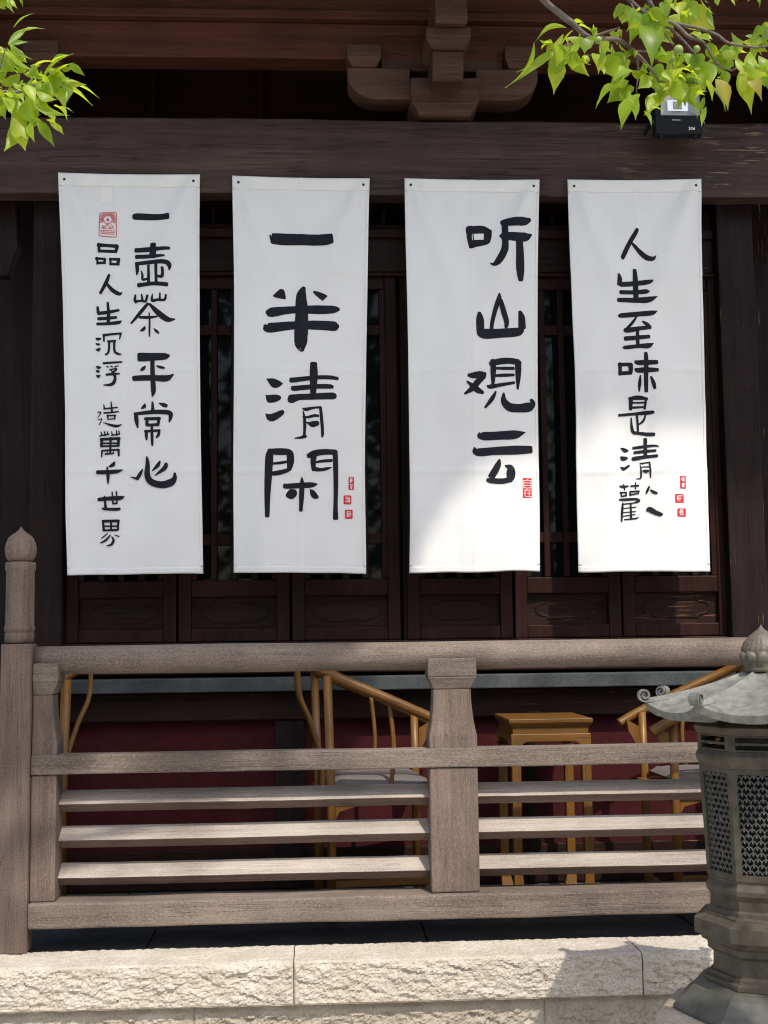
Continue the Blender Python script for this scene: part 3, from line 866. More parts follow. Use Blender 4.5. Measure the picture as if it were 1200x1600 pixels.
TXT[4] = {'H': """318,130,24 325,150,46 250,280,52 170,445,52 180,467,22
275,290,28 350,370,50 440,450,60 508,466,50 546,432,8
303,588,40 310,700,58 312,925,58
112,650,24 125,700,55 122,775,60
130,770,55 310,750,60 450,735,54 502,720,26
130,858,48 310,852,50 425,845,54 464,845,16
105,945,46 300,945,60 450,940,70 552,905,10
120,1110,26 148,1120,54 350,1105,60 490,1092,56 552,1068,8
315,1135,18 270,1200,34 198,1280,34
180,1275,34 208,1290,60 350,1272,50 472,1258,42
380,1190,22 430,1225,46 470,1258,36
320,1290,34 322,1460,40
180,1385,52 320,1378,50 456,1365,44
160,1485,22 195,1485,44 330,1475,45 440,1470,60 502,1440,10""",
'I': """150,158,52 150,315,44
132,182,46 220,178,52 302,182,52
287,178,68 290,290,50
142,296,52 300,290,50
485,25,46 490,120,60 490,350,60 495,545,50
345,140,36 385,158,64 500,158,70 645,150,56
345,245,36 385,260,64 500,258,70 650,255,46
415,325,16 408,430,45 402,540,18
555,345,28 590,430,55 608,502,40
295,622,58 290,780,44
267,635,36 390,622,60 512,640,36
495,630,34 475,775,34
310,690,24 470,690,24
290,756,34 480,745,24
130,858,36 350,838,40 500,825,55 596,815,42
375,850,30 385,960,32 390,1075,28
490,850,24 460,930,32 400,980,18
300,890,18 305,1000,35 328,1080,45 400,1095,42 500,1110,50 605,1112,48""",
'J': """*150,178 205,178 268,212 210,240
*150,290 225,292 258,315 220,345 165,345
*152,425 205,435 270,400 280,425 205,480 165,465
325,180,38 480,160,40 600,150,30 657,160,18
340,240,38 480,225,42 622,215,34
315,330,38 345,320,56 480,300,46 642,285,42
485,55,48 485,300,50
415,380,14 440,385,20 540,370,18
420,405,12 430,500,22 425,580,20 365,590,8
540,370,24 550,480,25 556,575,18
430,435,14 530,430,20
445,480,10 490,490,45 526,485,28
145,690,22 205,695,36 266,685,18
200,660,14 215,740,20
295,685,22 400,680,28
360,635,14 360,725,18
165,765,22 172,830,20
150,775,22 240,770,22
235,770,22 235,820,22
165,825,22 240,812,20
290,755,22 286,810,24
290,760,24 410,755,24
400,755,22 396,790,18
280,805,24 390,785,16
140,868,20 200,868,36 360,860,34 405,885,34 340,910,20
190,910,18 180,1000,34 170,1160,24
175,930,18 340,912,18
295,910,24 300,1120,30
190,985,14 370,965,14
190,1040,14 360,1025,14
190,1090,14 355,1065,14
205,1135,16 350,1120,22 402,1105,10
540,692,22 515,745,34 500,785,20
550,735,12 590,765,40 642,786,26
508,1012,36 545,1000,72 620,1040,62 690,1066,50 712,1050,6"""}

BAN = {1: ((91,270), (313,273), (317,896), (106,900)), 2: ((363,275), (578,279), (571,898), (364,896)),
       3: ((632,279), (842,281), (843,893), (639,896)), 4: ((886,281), (1095,280), (1110,893), (903,895))}
LAB = {1: 'white cloth banner with two columns of small black brush calligraphy and a red figure seal',
       2: 'white cloth banner with four large black characters beginning with one thick horizontal bar',
       3: 'white cloth banner half in shadow with four large characters set along its right edge',
       4: 'white cloth banner with one narrow central column of black characters, beside the floodlight'}
YBN = YB-.006
for bi in (1, 2, 3, 4):
    tl, tr_, br, bl = [P(x, y, YBN) for x, y in BAN[bi]]
    sd = bi*11.3
    rnd = random.Random(bi)
    ph = [rnd.random()*6.28 for _ in range(6)]
    def xy(u, v):
        l = tl.lerp(bl, v); r = tr_.lerp(br, v); p = l.lerp(r, u)
        bow = .006*sin(pi*v)*(1-2*u)+.0055*noise.noise(Vector((v*3, sd, u*.5)))
        p.x += bow; p.z += .006*noise.noise(Vector((u*3.2, sd+2, v)))*v*v
        p.z -= .004*sin(pi*u)*(1-v)**6
        return p
    def dep(u, v):
        d = .004+.030*sin(pi*min(1, max(0, u)))**.8*(1-exp(-5*v))
        for s_ in (0, 1):                       # pull folds from the two nails
            uu = u if s_ == 0 else 1-u
            d += .022*exp(-((uu-.05-1.0*v)/(.045+.16*v))**2)*exp(-3.2*v)*(1-exp(-30*v))
            d -= .013*exp(-((uu-.16-1.5*v)/(.06+.2*v))**2)*exp(-3.0*v)*(1-exp(-30*v))
        d += .008*sin(6.28*(.9*u)+ph[0]+1.3*v)*v + .006*sin(6.28*2.1*u+ph[1]-2*v)*v*(1-.3*v)
        d += .011*noise.noise(Vector((u*2.0, v*3.0, sd)))*(.2+v)+.0062*noise.noise(Vector((u*5.0+v*3, v*9.0, sd+4)))*min(1, 8*v)+.006*(v**3)*noise.noise(Vector((u*7, v*3, sd+9)))
        d += .0024*exp(-((u-.5-.004*noise.noise(Vector((v*3, sd, 1))))/.012)**2)
        for hv in (.245, .495, .75): d += .0030*exp(-((v-hv-.004*noise.noise(Vector((u*2, hv, sd))))/.008)**2)
        d += .010*v*v*sin(pi*u+ph[2]*.2)
        return max(d, .003)
    def pt(u, v, off=0):
        p = xy(u, v); return (p.x, YBN-dep(u, v)-off, p.z)
    def inv(px, py):
        w = P(px, py, YBN-.018); v = .5; u = .5
        for _ in range(5):
            p = xy(u, v); e = 1e-3
            wv = (xy(u, 1).z-xy(u, 0).z); v += (w.z-p.z)/wv
            p = xy(u, v); wu = (xy(1, v).x-xy(0, v).x); u += (w.x-p.x)/wu
        return u, v
    root = empty('hanging_banner', tl.lerp(tr_, .5), LAB[bi], 'banner', 'calligraphy banners nailed along the eave beam')
    NU, NV = 56, 210
    mb = MB(); vs = [pt(i/NU, k/NV) for k in range(NV+1) for i in range(NU+1)]; n = NU+1
    fs = [(k*n+i, (k+1)*n+i, (k+1)*n+i+1, k*n+i+1) for k in range(NV) for i in range(NU)]
    mb.add(vs, fs, True); mb.build('cloth', m_cloth, root, solid=.0008)
    # sewn hems: top (double cloth), bottom and sides as narrow folded strips
    mb = MB()
    def strip(u0, u1, v0, v1, nu, nv, off):
        vs = [pt(u0+(u1-u0)*i/nu, v0+(v1-v0)*k/nv, off) for k in range(nv+1) for i in range(nu+1)]; q = nu+1
        mb.add(vs, [(k*q+i, (k+1)*q+i, (k+1)*q+i+1, k*q+i+1) for k in range(nv) for i in range(nu)], True)
    strip(.001, .999, .0005, .034, NU, 8, .0014)
    mb.build('top_hem', m_hem, root, solid=.0008)
    mb = MB()
    strip(.0005, .022, .0345, .9835, 3, NV, .0013); strip(.978, .9995, .0345, .9835, 3, NV, .0013); strip(.0005, .9995, .984, .9995, NU, 4, .0014)
    mb.build('side_hem', m_cloth, root, solid=.0008)
    for uu in (.045, .955):
        p = pt(uu, .019, .0015); mb = MB()
        vs = []; mb.lathe([(.0055, 0), (.0055, .002), (.003, .004)], (0, 0), 12)
        mb.v = [(p[0]+x, p[1]-z, p[2]+y) for x, y, z in mb.v]
        mb.build('nail', m_nail, root)
    # lettering
    mb = MB(); cnt = 0
    for crop, txt in TXT[bi].items():
        ox, oy, sc = CR[crop]
        for line in txt.strip().split('\n'):
            cnt += 1; off = .0018+cnt*.000018
            if line.startswith('*'):
                pts = [tuple(map(float, q.split(','))) for q in line[1:].split()]
                c = (sum(p[0] for p in pts)/len(pts), sum(p[1] for p in pts)/len(pts))
                q3 = smooth_path([Vector((x, y, 0)) for x, y in pts+[pts[0]]], 3)[:-1]
                vs = [pt(*inv(ox+c[0]/sc, oy+c[1]/sc), off)]+[pt(*inv(ox+q.x/sc, oy+q.y/sc), off) for q in q3]
                mb.add(vs, [(0, 1+(k+1) % len(q3), 1+k) for k in range(len(q3))])
                continue
            pts = [tuple(map(float, q.split(','))) for q in line.split()]
            L_, R_ = ribbon_poly(pts)
            vs = []
            for a, b2 in zip(L_, R_):
                for f_ in (0, .5, 1):
                    x = a[0]+(b2[0]-a[0])*f_; y = a[1]+(b2[1]-a[1])*f_
                    vs.append(pt(*inv(ox+x/sc, oy+y/sc), off))
            n = len(L_); fs = []
            for k in range(n-1):
                for q in (0, 1): fs.append((3*k+q, 3*k+q+1, 3*k+4+q, 3*k+3+q))
            mb.add(vs, fs)
    mb.build('lettering', m_ink, root)
    # red seals
    def sealrect(x0, y0, x1, y1, off, mat, name, parent, rad=.12):
        pts = []; r = rad*min(x1-x0, y1-y0)
        for cx_, cy_, a0 in ((x1-r, y0+r, -90), (x1-r, y1-r, 0), (x0+r, y1-r, 90), (x0+r, y0+r, 180)):
            for q in (0, 30, 60, 90): a = radians(a0+q); pts.append((cx_+r*cos(a), cy_+r*sin(a)))
        m_ = MB(); c = ((x0+x1)/2, (y0+y1)/2)
        vs = [pt(*inv(*c), off)]+[pt(*inv(*p), off) for p in pts]
        m_.add(vs, [(0, 1+(k+1) % len(pts), 1+k) for k in range(len(pts))]); return m_.build(name, mat, parent)
    def seal_lines(lines, wd, off, mat, name, parent):
        m_ = MB()
        for q, (xa, ya, xb, yb_) in enumerate(lines):
            d = Vector((xb-xa, yb_-ya)); d = d.normalized() if d.length else Vector((1, 0)); nn = Vector((-d.y, d.x))*wd/2
            vs = [pt(*inv(xa+nn.x, ya+nn.y), off+q*1e-5), pt(*inv(xb+nn.x, yb_+nn.y), off+q*1e-5), pt(*inv(xb-nn.x, yb_-nn.y), off+q*1e-5), pt(*inv(xa-nn.x, ya-nn.y), off+q*1e-5)]
            m_.add(vs, [(0, 1, 2, 3)])
        return m_.build(name, mat, parent)
    def smallseal(x0, y0, x1, y1, n):
        o = sealrect(x0, y0, x1, y1, .0018, m_seal, 'seal', root)
        ls = []; w_, h_ = x1-x0, y1-y0
        for gy in range(n):
            ya, yb_ = y0+h_*(gy+.12)/n, y0+h_*(gy+.9)/n
            for k in range(4):
                yy = ya+(yb_-ya)*(k+.3)/4.3; xa = x0+w_*rnd.uniform(.12, .35); xb = x1-w_*rnd.uniform(.12, .35); ls.append((xa, yy, xb, yy+rnd.uniform(-.4, .4)))
            for k in range(3):
                xx = x0+w_*rnd.uniform(.2, .8); ls.append((xx, ya+rnd.uniform(0, .4)*(yb_-ya), xx+rnd.uniform(-1, 1), yb_-rnd.uniform(0, .4)*(yb_-ya)))
        seal_lines(ls, .75, .0022, m_sealw, 'seal_mark', o)
    E = lambda x, y: (400+x/6.156, 560+y/6.156)
    J = lambda x, y: (950+x/8.571, 680+y/8.571)
    G = lambda x, y: (710+x/6.4, 540+y/6.4)
    A = lambda x, y: (140+x/7.5, 310+y/7.5)
    if bi == 2:
        smallseal(*E(890, 1140), *E(942, 1265), 2); smallseal(*E(842, 1318), *E(918, 1405), 1); smallseal(*E(855, 1455), *E(930, 1542), 1)
    if bi == 4:
        smallseal(*J(955, 550), *J(1034, 718), 2); smallseal(*J(882, 792), *J(1002, 910), 1); smallseal(*J(912, 985), *J(1030, 1095), 1)
    if bi == 3:                                  # 自 over 在, white lines on red
        o = sealrect(*G(680, 1325), *G(773, 1525), .0018, m_seal, 'seal', root)
        ls = [(*G(738,1328),*G(722,1346)), (*G(690,1350),*G(690,1425)), (*G(690,1350),*G(765,1350)), (*G(765,1345),*G(765,1425)), (*G(690,1375),*G(765,1375)), (*G(690,1400),*G(765,1400)), (*G(688,1425),*G(768,1425)),
              (*G(688,1447),*G(768,1447)), (*G(728,1432),*G(690,1485)), (*G(703,1470),*G(703,1515)), (*G(745,1452),*G(745,1512)), (*G(722,1478),*G(768,1478)), (*G(716,1512),*G(770,1512))]
        seal_lines(ls, .85, .0022, m_sealw, 'seal_mark', o)
    if bi == 1:                                  # seated figure with a halo and rays, red line work
        ls = []
        x0, y0 = A(115, 160); x1, y1 = A(310, 448)
        for a_, b_, c_, d_ in ((x0,y0+1.5,x0,y1-1.5), (x1,y0+1.5,x1,y1-1.5), (x0+1.5,y1,x1-1.5,y1), (x0+1.5,y0,x1-1.5,y0), (x0,y0+1.5,x0+1.5,y0), (x1-1.5,y0,x1,y0+1.5), (x0,y1-1.5,x0+1.5,y1), (x1,y1-1.5,x1-1.5,y1)): ls.append((a_, b_, c_, d_))
        hx, hy = A(210, 240)
        for k in range(21):
            a = radians(-205+230*k/20); dx, dy = cos(a), sin(a)
            r2 = min(((x1-.9-hx)/dx if dx > 0 else (x0+.9-hx)/dx) if abs(dx) > .05 else 99, (y0+.9-hy)/dy if dy < -.05 else 99, 13)
            if r2 > 8.2: ls.append((hx+dx*7.6, hy+dy*7.6, hx+dx*r2, hy+dy*r2))
        for k in range(22):
            a, a2 = radians(360*k/22), radians(360*(k+1)/22); ls.append((hx+6.6*cos(a), hy+6.6*sin(a), hx+6.6*cos(a2), hy+6.6*sin(a2)))
        body = [A(210,228), A(222,240), A(216,258), A(204,258), A(197,240), A(210,228)]
        ls += [(*body[k], *body[k+1]) for k in range(5)]
        ls += [(*A(209,232),*A(209,256)), (*A(204,240),*A(216,240))]
        pts_ = [A(205,292), A(185,325), A(150,345), A(145,330), A(165,310)]; ls += [(*pts_[k], *pts_[k+1]) for k in range(4)]
        pts_ = [A(205,292), A(232,330), A(262,345), A(275,330), A(250,300)]; ls += [(*pts_[k], *pts_[k+1]) for k in range(4)]
        ls += [(*A(150,350),*A(200,345)), (*A(215,350),*A(268,340))]
        for yy in (372, 392, 412):
            for k in range(8): ls.append((*A(132+k*20, yy+8*(k % 2)), *A(148+k*20, yy+8*((k+1) % 2)-3)))
        seal_lines(ls, 1.05, .0020, m_seal, 'seal', root)
        u_, v_ = inv(157, 291); u2, v2_ = inv(175, 318); mb = MB(); strip(u_, u2, max(.0345, v_), v2_, 4, 8, .0016); mb.build('tape', m_hem, root)

# ------------------------------------------------------------------ floodlight on the beam
def floodlight():
    Yf = 4.99
    x0, x1 = PX(1024, Yf, 180), PX(1097, Yf, 180); zb, zt = PZ(209, Yf, 1060), PZ(133, Yf, 1060)
    c = Vector(((x0+x1)/2, Yf+.03, zb))
    r = empty('floodlight', c, 'small black LED floodlight with silver reflector marked 30W on the eave beam behind leaves', 'floodlight')
    zr0, zr1 = PZ(180, Yf, 1060), zt-.012
    xr0, xr1 = PX(1033, Yf, 180), PX(1094, Yf, 180)
    mb = MB()
    mb.box(x0, x1, Yf, Yf+.045, zb, zr0); mb.box(x0, xr0, Yf, Yf+.045, zr0+.0002, zt); mb.box(xr1, x1, Yf, Yf+.045, zr0+.0002, zt); mb.box(xr0+.0002, xr1-.0002, Yf, Yf+.045, zr1, zt)
    mb.box(x0+.004, x1-.004, Yf+.046, Yf+.058, zb+.004, zt-.004)
    for k in range(9):
        x = x0+.012+(x1-x0-.024)*k/8; mb.box(x-.002, x+.002, Yf+.0585, Yf+.085, zb+.01, zt-.01)
    mb.build('housing', m_black, r, .003)
    dx, dz = (xr1-xr0)*.24, (zr1-zr0)*.30; d = .038
    o = [(xr0, Yf+.001, zr0), (xr1, Yf+.001, zr0), (xr1, Yf+.001, zr1), (xr0, Yf+.001, zr1)]
    i = [(xr0+dx, Yf+d, zr0+dz), (xr1-dx, Yf+d, zr0+dz), (xr1-dx, Yf+d, zr1-dz), (xr0+dx, Yf+d, zr1-dz)]
    mb = MB(); mb.add(o+i, [(0,1,5,4), (1,2,6,5), (2,3,7,6), (3,0,4,7), (4,5,6,7)]); mb.build('reflector', m_silver, r)
    cxm, czm = (xr0+xr1)/2, (zr0+zr1)/2
    mb = MB(); mb.box(cxm-.018, cxm+.018, Yf+d-.004, Yf+d-.001, czm-.015, czm+.015); mb.build('led_chip', plain('led_phosphor', (.45,.42,.30), .5), r)
    for s, x in ((-1, x0), (1, x1)):
        mb = MB(); xa, xb = (x-.011, x-.007) if s < 0 else (x+.007, x+.011)
        mb.box(xa, xb, Yf+.01, Yf+.15, zb+.045, zb+.07); mb.build('mounting_arm', m_black, r, .001)
        mb = MB(); mb.lathe([(.010, 0), (.010, .012), (.006, .016)], (0, 0), 12); mb.v = [((x+s*(z)), Yf+.025+p, zb+.058+q) for p, q, z in mb.v]; mb.build('bolt', m_silver, r)
    for k in (.12, .86):
        x = x0+(x1-x0)*k; mb = MB(); mb.box(x-.008, x+.008, Yf+.005, Yf+.03, zb-.010, zb-.0003); mb.build('foot', m_black, r, .002)
    # 30W marking and an unreadable line of print
    gl = {'3': [[(0,1),(.6,1),(.35,.58),(.62,.3),(.5,.02),(0,.02)]], '0': [[(.3,1),(.05,.75),(.05,.25),(.3,0),(.55,.25),(.55,.75),(.3,1)]], 'W': [[(0,1),(.2,0),(.42,.7),(.62,0),(.85,1)]]}
    mb = MB(); hgt = .0115; X = PX(1076, Yf, 203); Z = PZ(203, Yf, 1076)
    for ch in '30W':
        for st in gl[ch]:
            for (a, b2), (c2, d2) in zip(st, st[1:]):
                pa, pb = Vector((X+a*hgt*.8, Z+b2*hgt)), Vector((X+c2*hgt*.8, Z+d2*hgt)); dd = (pb-pa).normalized(); nn = Vector((-dd.y, dd.x))*.0010
                pa -= dd*.0006; pb += dd*.0006
                yy = Yf-.0006-len(mb.f)*2e-5
                mb.add([(pa.x+nn.x, yy, pa.y+nn.y), (pb.x+nn.x, yy, pb.y+nn.y), (pb.x-nn.x, yy, pb.y-nn.y), (pa.x-nn.x, yy, pa.y-nn.y)], [(0,1,2,3)])
        X += hgt*(.95 if ch != 'W' else 1)*.8
    Z = PZ(187.5, Yf, 1060)
    X = PX(1050, Yf, 187)
    for k in range(9):
        w_ = (.0028, .0036, .0022)[k % 3]; mb.box(X, X+w_, Yf-.0007, Yf-.0002, Z-.0016, Z+.0014); X += w_+.0011
    mb.build('marking', m_white, r)
floodlight()

# ------------------------------------------------------------------ stone-garden lantern
def lantern():
    Yl = YE-.73; sc = F/Yl*1.0
    cx = PX(1198, Yl, 1200); cy = Yl
    zl = lambda y: PZ(y, Yl, 1120)
    ROT = radians(180-5)              # first vertex to the left, turned a little
    R_ = lambda px: (1198-px)/sc/cos(radians(5))
    root = empty('garden_lantern', (cx, cy, GZ), 'octagonal patinated bronze lantern with scrolled roof corners and scale lattice in front of the railing', 'lantern')
    def oct_(prof, name, mat, parent=root, bev=.003, cap=True):
        mb = MB(); mb.lathe([(R_(px), zl(y)) for px, y in prof], (cx, cy), 8, ROT, False, cap); return mb.build(name, mat, parent, bev)
    mb = MB(); mb.lathe([(R_(1012), GZ+.0), (R_(1012), zl(1596)), (R_(1017), zl(1580)), (R_(1050), zl(1577.5))], (cx, cy), 8, ROT, False); mb.build('base_slab', m_stone2, root, .012)
    oct_([(1041,1577), (1040,1571), (1044,1567), (1053,1560), (1062,1550), (1070,1541), (1080,1535), (1092,1532)], 'bell_foot', plain('lantern_foot_bronze', (.095,.092,.074), .5, .15, .3, 15, .2), bev=.002)
    oct_([(1091,1531.7), (1091,1523), (1098,1522), (1099,1515), (1104,1514), (1105,1486), (1097,1480), (1096,1470), (1088,1466), (1086,1459), (1077,1457), (1077,1433), (1094,1427), (1094,1424), (1099,1422), (1100,1414), (1103,1412), (1103,1396), (1098,1388), (1097,1381), (1102,1371), (1101,1367)], 'pedestal', m_bronze, bev=.0015)
    # light box: corner posts, rails, lattice panels
    zb, zt = zl(1366.5), zl(1196); rb, rt_ = R_(1100), R_(1093.5)
    mb = MB()
    def vtx(i, r): a = ROT+2*pi*i/8; return Vector((cx+r*cos(a), cy+r*sin(a), 0))
    lat = MB()
    for i in range(8):
        def corner(fr, z, inset=0.0):
            f_ = (z-zb)/(zt-zb); r = rb+(rt_-rb)*f_
            a, b2 = vtx(i, r), vtx(i+1, r); p = a.lerp(b2, fr)
            nrm = ((a+b2)/2-Vector((cx, cy, 0))).normalized(); p = p-nrm*inset; p.z = z; return p
        m0, m1 = .115, .885; z0, z1 = zb+.016, zt-.013
        # frame around the opening (outer face + inner reveal)
        O = [corner(0, zb), corner(1, zb), corner(1, zt), corner(0, zt)]
        I = [corner(m0, z0), corner(m1, z0), corner(m1, z1), corner(m0, z1)]
        J_ = [corner(m0, z0, .012), corner(m1, z0, .012), corner(m1, z1, .012), corner(m0, z1, .012)]
        mb.add(O+I+J_, [(0,1,5,4), (1,2,6,5), (2,3,7,6), (3,0,4,7), (4,5,9,8), (5,6,10,9), (6,7,11,10), (7,4,8,11)])
        # scale lattice
        n = 5; w = 1.0/n; rows = 17
        def q(u, v, ins):  return corner(m0+(m1-m0)*u, z0+(z1-z0)*v, ins)
        def line(pts, th=.011, ins=.006):
            pts2 = [Vector(p) for p in pts]
            for a, b2 in zip(pts2, pts2[1:]):
                if min(a.x, b2.x) < -.02 or max(a.x, b2.x) > 1.02: continue
                asp = (z1-z0)/((rb+rt_)/2*2*sin(pi/8)*(m1-m0))
                d = Vector(((b2.x-a.x), (b2.y-a.y)*asp)); d = d.normalized() if d.length > 1e-6 else Vector((1, 0))
                nn = Vector((-d.y*th, d.x*th/asp))
                cl = lambda t: min(1, max(0, t))
                vs = [q(cl(a.x+nn.x), cl(a.y+nn.y), ins), q(cl(b2.x+nn.x), cl(b2.y+nn.y), ins), q(cl(b2.x-nn.x), cl(b2.y-nn.y), ins), q(cl(a.x-nn.x), cl(a.y-nn.y), ins)]
                lat.add(vs, [(0, 1, 2, 3)])
        if i in (7, 0, 1, 2, 3):
            h = 1.0/rows
            for r in range(rows+1):
                off = .5*w if r % 2 else 0
                for k in range(-1, n+1):
                    cu = k*w+off; top = 1-r*h
                    # ogee cell: neck at the top, cheeks, point at the bottom
                    pts = []
                    for s in (-1, 1):
                        pts.append([(cu, top+.25*h), (cu+s*.06*w, top-.10*h), (cu+s*.30*w, top-.25*h), (cu+s*.47*w, top-.60*h), (cu+s*.5*w, top-.9*h)])
                        line(pts[-1])
                        line([(cu+s*.5*w, top-.9*h), (cu+s*.40*w, top-1.15*h)], .010)
                    line([(cu, top-.02*h), (cu, top-.62*h)], .020)
    lb = mb.build('light_box', m_bronze, root)
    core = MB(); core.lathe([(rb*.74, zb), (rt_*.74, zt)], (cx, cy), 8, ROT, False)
    core.build('dark_hollow_core', plain('hollow_shade_core', (.010,.010,.010), .9), lb)  # added near-black core stands in for the shade inside the hollow box
    lat.build('lattice', plain('lattice_bronze', (.115,.112,.098), .45, .3, .15, 50, .1), lb, solid=.004)
    oct_([(1093,1195.7), (1092,1190), (1089,1183), (1088,1177), (1092,1170), (1092,1169)], 'upper_moulding', m_bronze, bev=.0015)
    # vent frieze with slots
    zb2, zt2 = zl(1168.7), zl(1145); mb = MB(); r2 = R_(1092)
    for i in range(8):
        a, b2 = vtx(i, r2), vtx(i+1, r2); nrm = ((a+b2)/2-Vector((cx, cy, 0))).normalized()
        def cc(fr, z, ins=0):
            p = a.lerp(b2, fr)-nrm*ins; p.z = z; return p
        zs = [zb2, zb2+(zt2-zb2)*.10, zb2+(zt2-zb2)*.40, zb2+(zt2-zb2)*.56, zb2+(zt2-zb2)*.90, zt2]
        for k in range(5):
            for u0_, u1_ in ((0, .12), (.12, .88), (.88, 1)):
                if k in (1, 3) and u0_ == .12:
                    mb.add([cc(u0_, zs[k]), cc(u1_, zs[k]), cc(u1_, zs[k+1]), cc(u0_, zs[k+1]), cc(u0_, zs[k], .014), cc(u1_, zs[k], .014), cc(u1_, zs[k+1], .014), cc(u0_, zs[k+1], .014)], [(0,1,5,4), (1,2,6,5), (2,3,7,6), (3,0,4,7)])
                else: mb.add([cc(u0_, zs[k]), cc(u1_, zs[k]), cc(u1_, zs[k+1]), cc(u0_, zs[k+1])], [(0,1,2,3)])
        mb.add([cc(.1, zb2, .06), cc(.9, zb2, .06), cc(.9, zt2, .06), cc(.1, zt2, .06)], [(0,1,2,3)])
    mb.build('vent_frieze', m_bronze, root)
    oct_([(1092,1144.7), (1088,1138), (1086,1133), (1092,1128), (1100,1122)], 'cornice', m_bronze, bev=.0015)
    # roof: concave octagon with upturned corners
    Rr = R_(1010); zcor = zl(1094); zmid = zl(1110); ztop = zl(1049)
    nk, ns = 14, 16
    def rp(i, s, t, under=0.0):
        """s 0..1 along eave of face i; t 0 eave .. 1 top"""
        a0 = ROT+2*pi*i/8; a1 = ROT+2*pi*(i+1)/8
        A_ = Vector((cos(a0), sin(a0), 0)); B_ = Vector((cos(a1), sin(a1), 0))
        rad = Rr*(1-t)+.034*t
        e = abs(2*s-1)
        p = A_.lerp(B_, s)*rad
        inw = 1-.045*(1-e**2.2)*(1-t)
        p = p*inw
        conc = (1-t)
        z0 = zmid+(zcor-zmid)*e**2.4
        z = z0+(ztop-z0)*(t**1.0*.55+.45*t**2.2)-under
        ridge = .006*exp(-((1-e)/.10)**2)*(t < .98)
        return (cx+p.x, cy+p.y, z+ridge*(under == 0))
    mb = MB(); th = .022
    for i in range(8):
        vs = [rp(i, s/ns, t/nk) for t in range(nk+1) for s in range(ns+1)]; n = ns+1
        mb.add(vs, [(t*n+s, t*n+s+1, (t+1)*n+s+1, (t+1)*n+s) for t in range(nk) for s in range(ns)], True)
        ev = [rp(i, s/ns, 0) for s in range(ns+1)]; eb = [rp(i, s/ns, .03, th) for s in range(ns+1)]; ec = [rp(i, s/ns, .42, th*.2+.055) for s in range(ns+1)]
        mb.add(ev+eb+ec, [(s, n+s, n+s+1, s+1) for s in range(ns)]+[(n+s, 2*n+s, 2*n+s+1, n+s+1) for s in range(ns)], False)
    mb.build('roof', m_bronze_l, root)
    # scrolls at the eight corners
    for i in range(8):
        a = ROT+2*pi*i/8; e = Vector((cos(a), sin(a), 0)); tg = Vector((-sin(a), cos(a), 0))
        base = Vector((cx, cy, zcor))+e*(Rr-.012)
        mb = MB(); pts = []
        for k in range(30):
            q = k/29; an = -pi*.5+q*2*pi*1.45; rr = .0170*(1-.74*q)
            pts.append((.010+rr*cos(an), .0155+rr*sin(an)))
        pts = [(-.055, .004), (-.03, -.001)]+pts
        wd = .0145; tk = .0042
        for k in range(len(pts)-1):
            (xa, za), (xb, zb_) = pts[k], pts[k+1]; d = Vector((xb-xa, zb_-za)).normalized(); nn = Vector((-d.y, d.x))*tk*(.9 if k > 3 else .9)
            quad = [(xa+nn.x*.5, za+nn.y*.5), (xb+nn.x*.5, zb_+nn.y*.5), (xb-nn.x*.5, zb_-nn.y*.5), (xa-nn.x*.5, za-nn.y*.5)]
            vs = [base+e*x+tg*(-wd)+Vector((0,0,z)) for x, z in quad]+[base+e*x+tg*wd+Vector((0,0,z)) for x, z in quad]
            mb.add(vs, [(0,1,2,3), (7,6,5,4), (0,4,5,1), (1,5,6,2), (2,6,7,3), (3,7,4,0)])
        vs = [base+e*(.010+.0158*cos(2*pi*k/16))+Vector((0,0,.0155+.0158*sin(2*pi*k/16)))+tg*s*(wd-.007) for s in (-1, 1) for k in range(16)]
        mb.add(vs, [tuple(range(16)), tuple(range(31, 15, -1))]+[(k, (k+1) % 16, 16+(k+1) % 16, 16+k) for k in range(16)])
        mb.build('corner_scroll', m_bronze_l, root)
    # lotus cup and ribbed bud
    zf = lambda y: PZ(y, Yl, 1190); rf = lambda px: (1198-px)/sc
    mb = MB(); n = 264; prof = [(1171, 1049), (1168, 1044), (1170, 1041), (1164, 1034), (1162, 1026), (1164, 1017), (1170, 1018)]
    vs = []
    for k, (px, y) in enumerate(prof):
        for i in range(n):
            a = 2*pi*i/n; pet = abs(cos(a*5)); y2 = y
            if k >= 4: y2 = y+(1-pet**.6)*6*(k-3)/3
            rr = rf(px)*(1-.10*(1-pet**.7)*(k > 1))
            vs.append((cx+rr*cos(a), cy+rr*sin(a), zf(y2)))
    mb.add(vs, [(k*n+i, k*n+(i+1) % n, (k+1)*n+(i+1) % n, (k+1)*n+i) for k in range(len(prof)-1) for i in range(n)], True); mb.build('lotus_cup', m_finial, root)
    mb = MB(); prof = [(1167, 1030), (1165, 1020), (1166, 1012), (1170, 1003), (1178, 994), (1187, 987), (1193, 983), (1196, 979), (1197.7, 976)]; vs = []
    for k, (px, y) in enumerate(prof):
        for i in range(n):
            a = 2*pi*i/n+.10*k; rr = rf(px)*(1-.11*(1-abs(sin(a*11)))*(k < 7)); vs.append((cx+rr*cos(a), cy+rr*sin(a), zf(y)))
    mb.add(vs, [(k*n+i, k*n+(i+1) % n, (k+1)*n+(i+1) % n, (k+1)*n+i) for k in range(len(prof)-1) for i in range(n)], True); mb.build('finial', m_finial, root)
lantern()

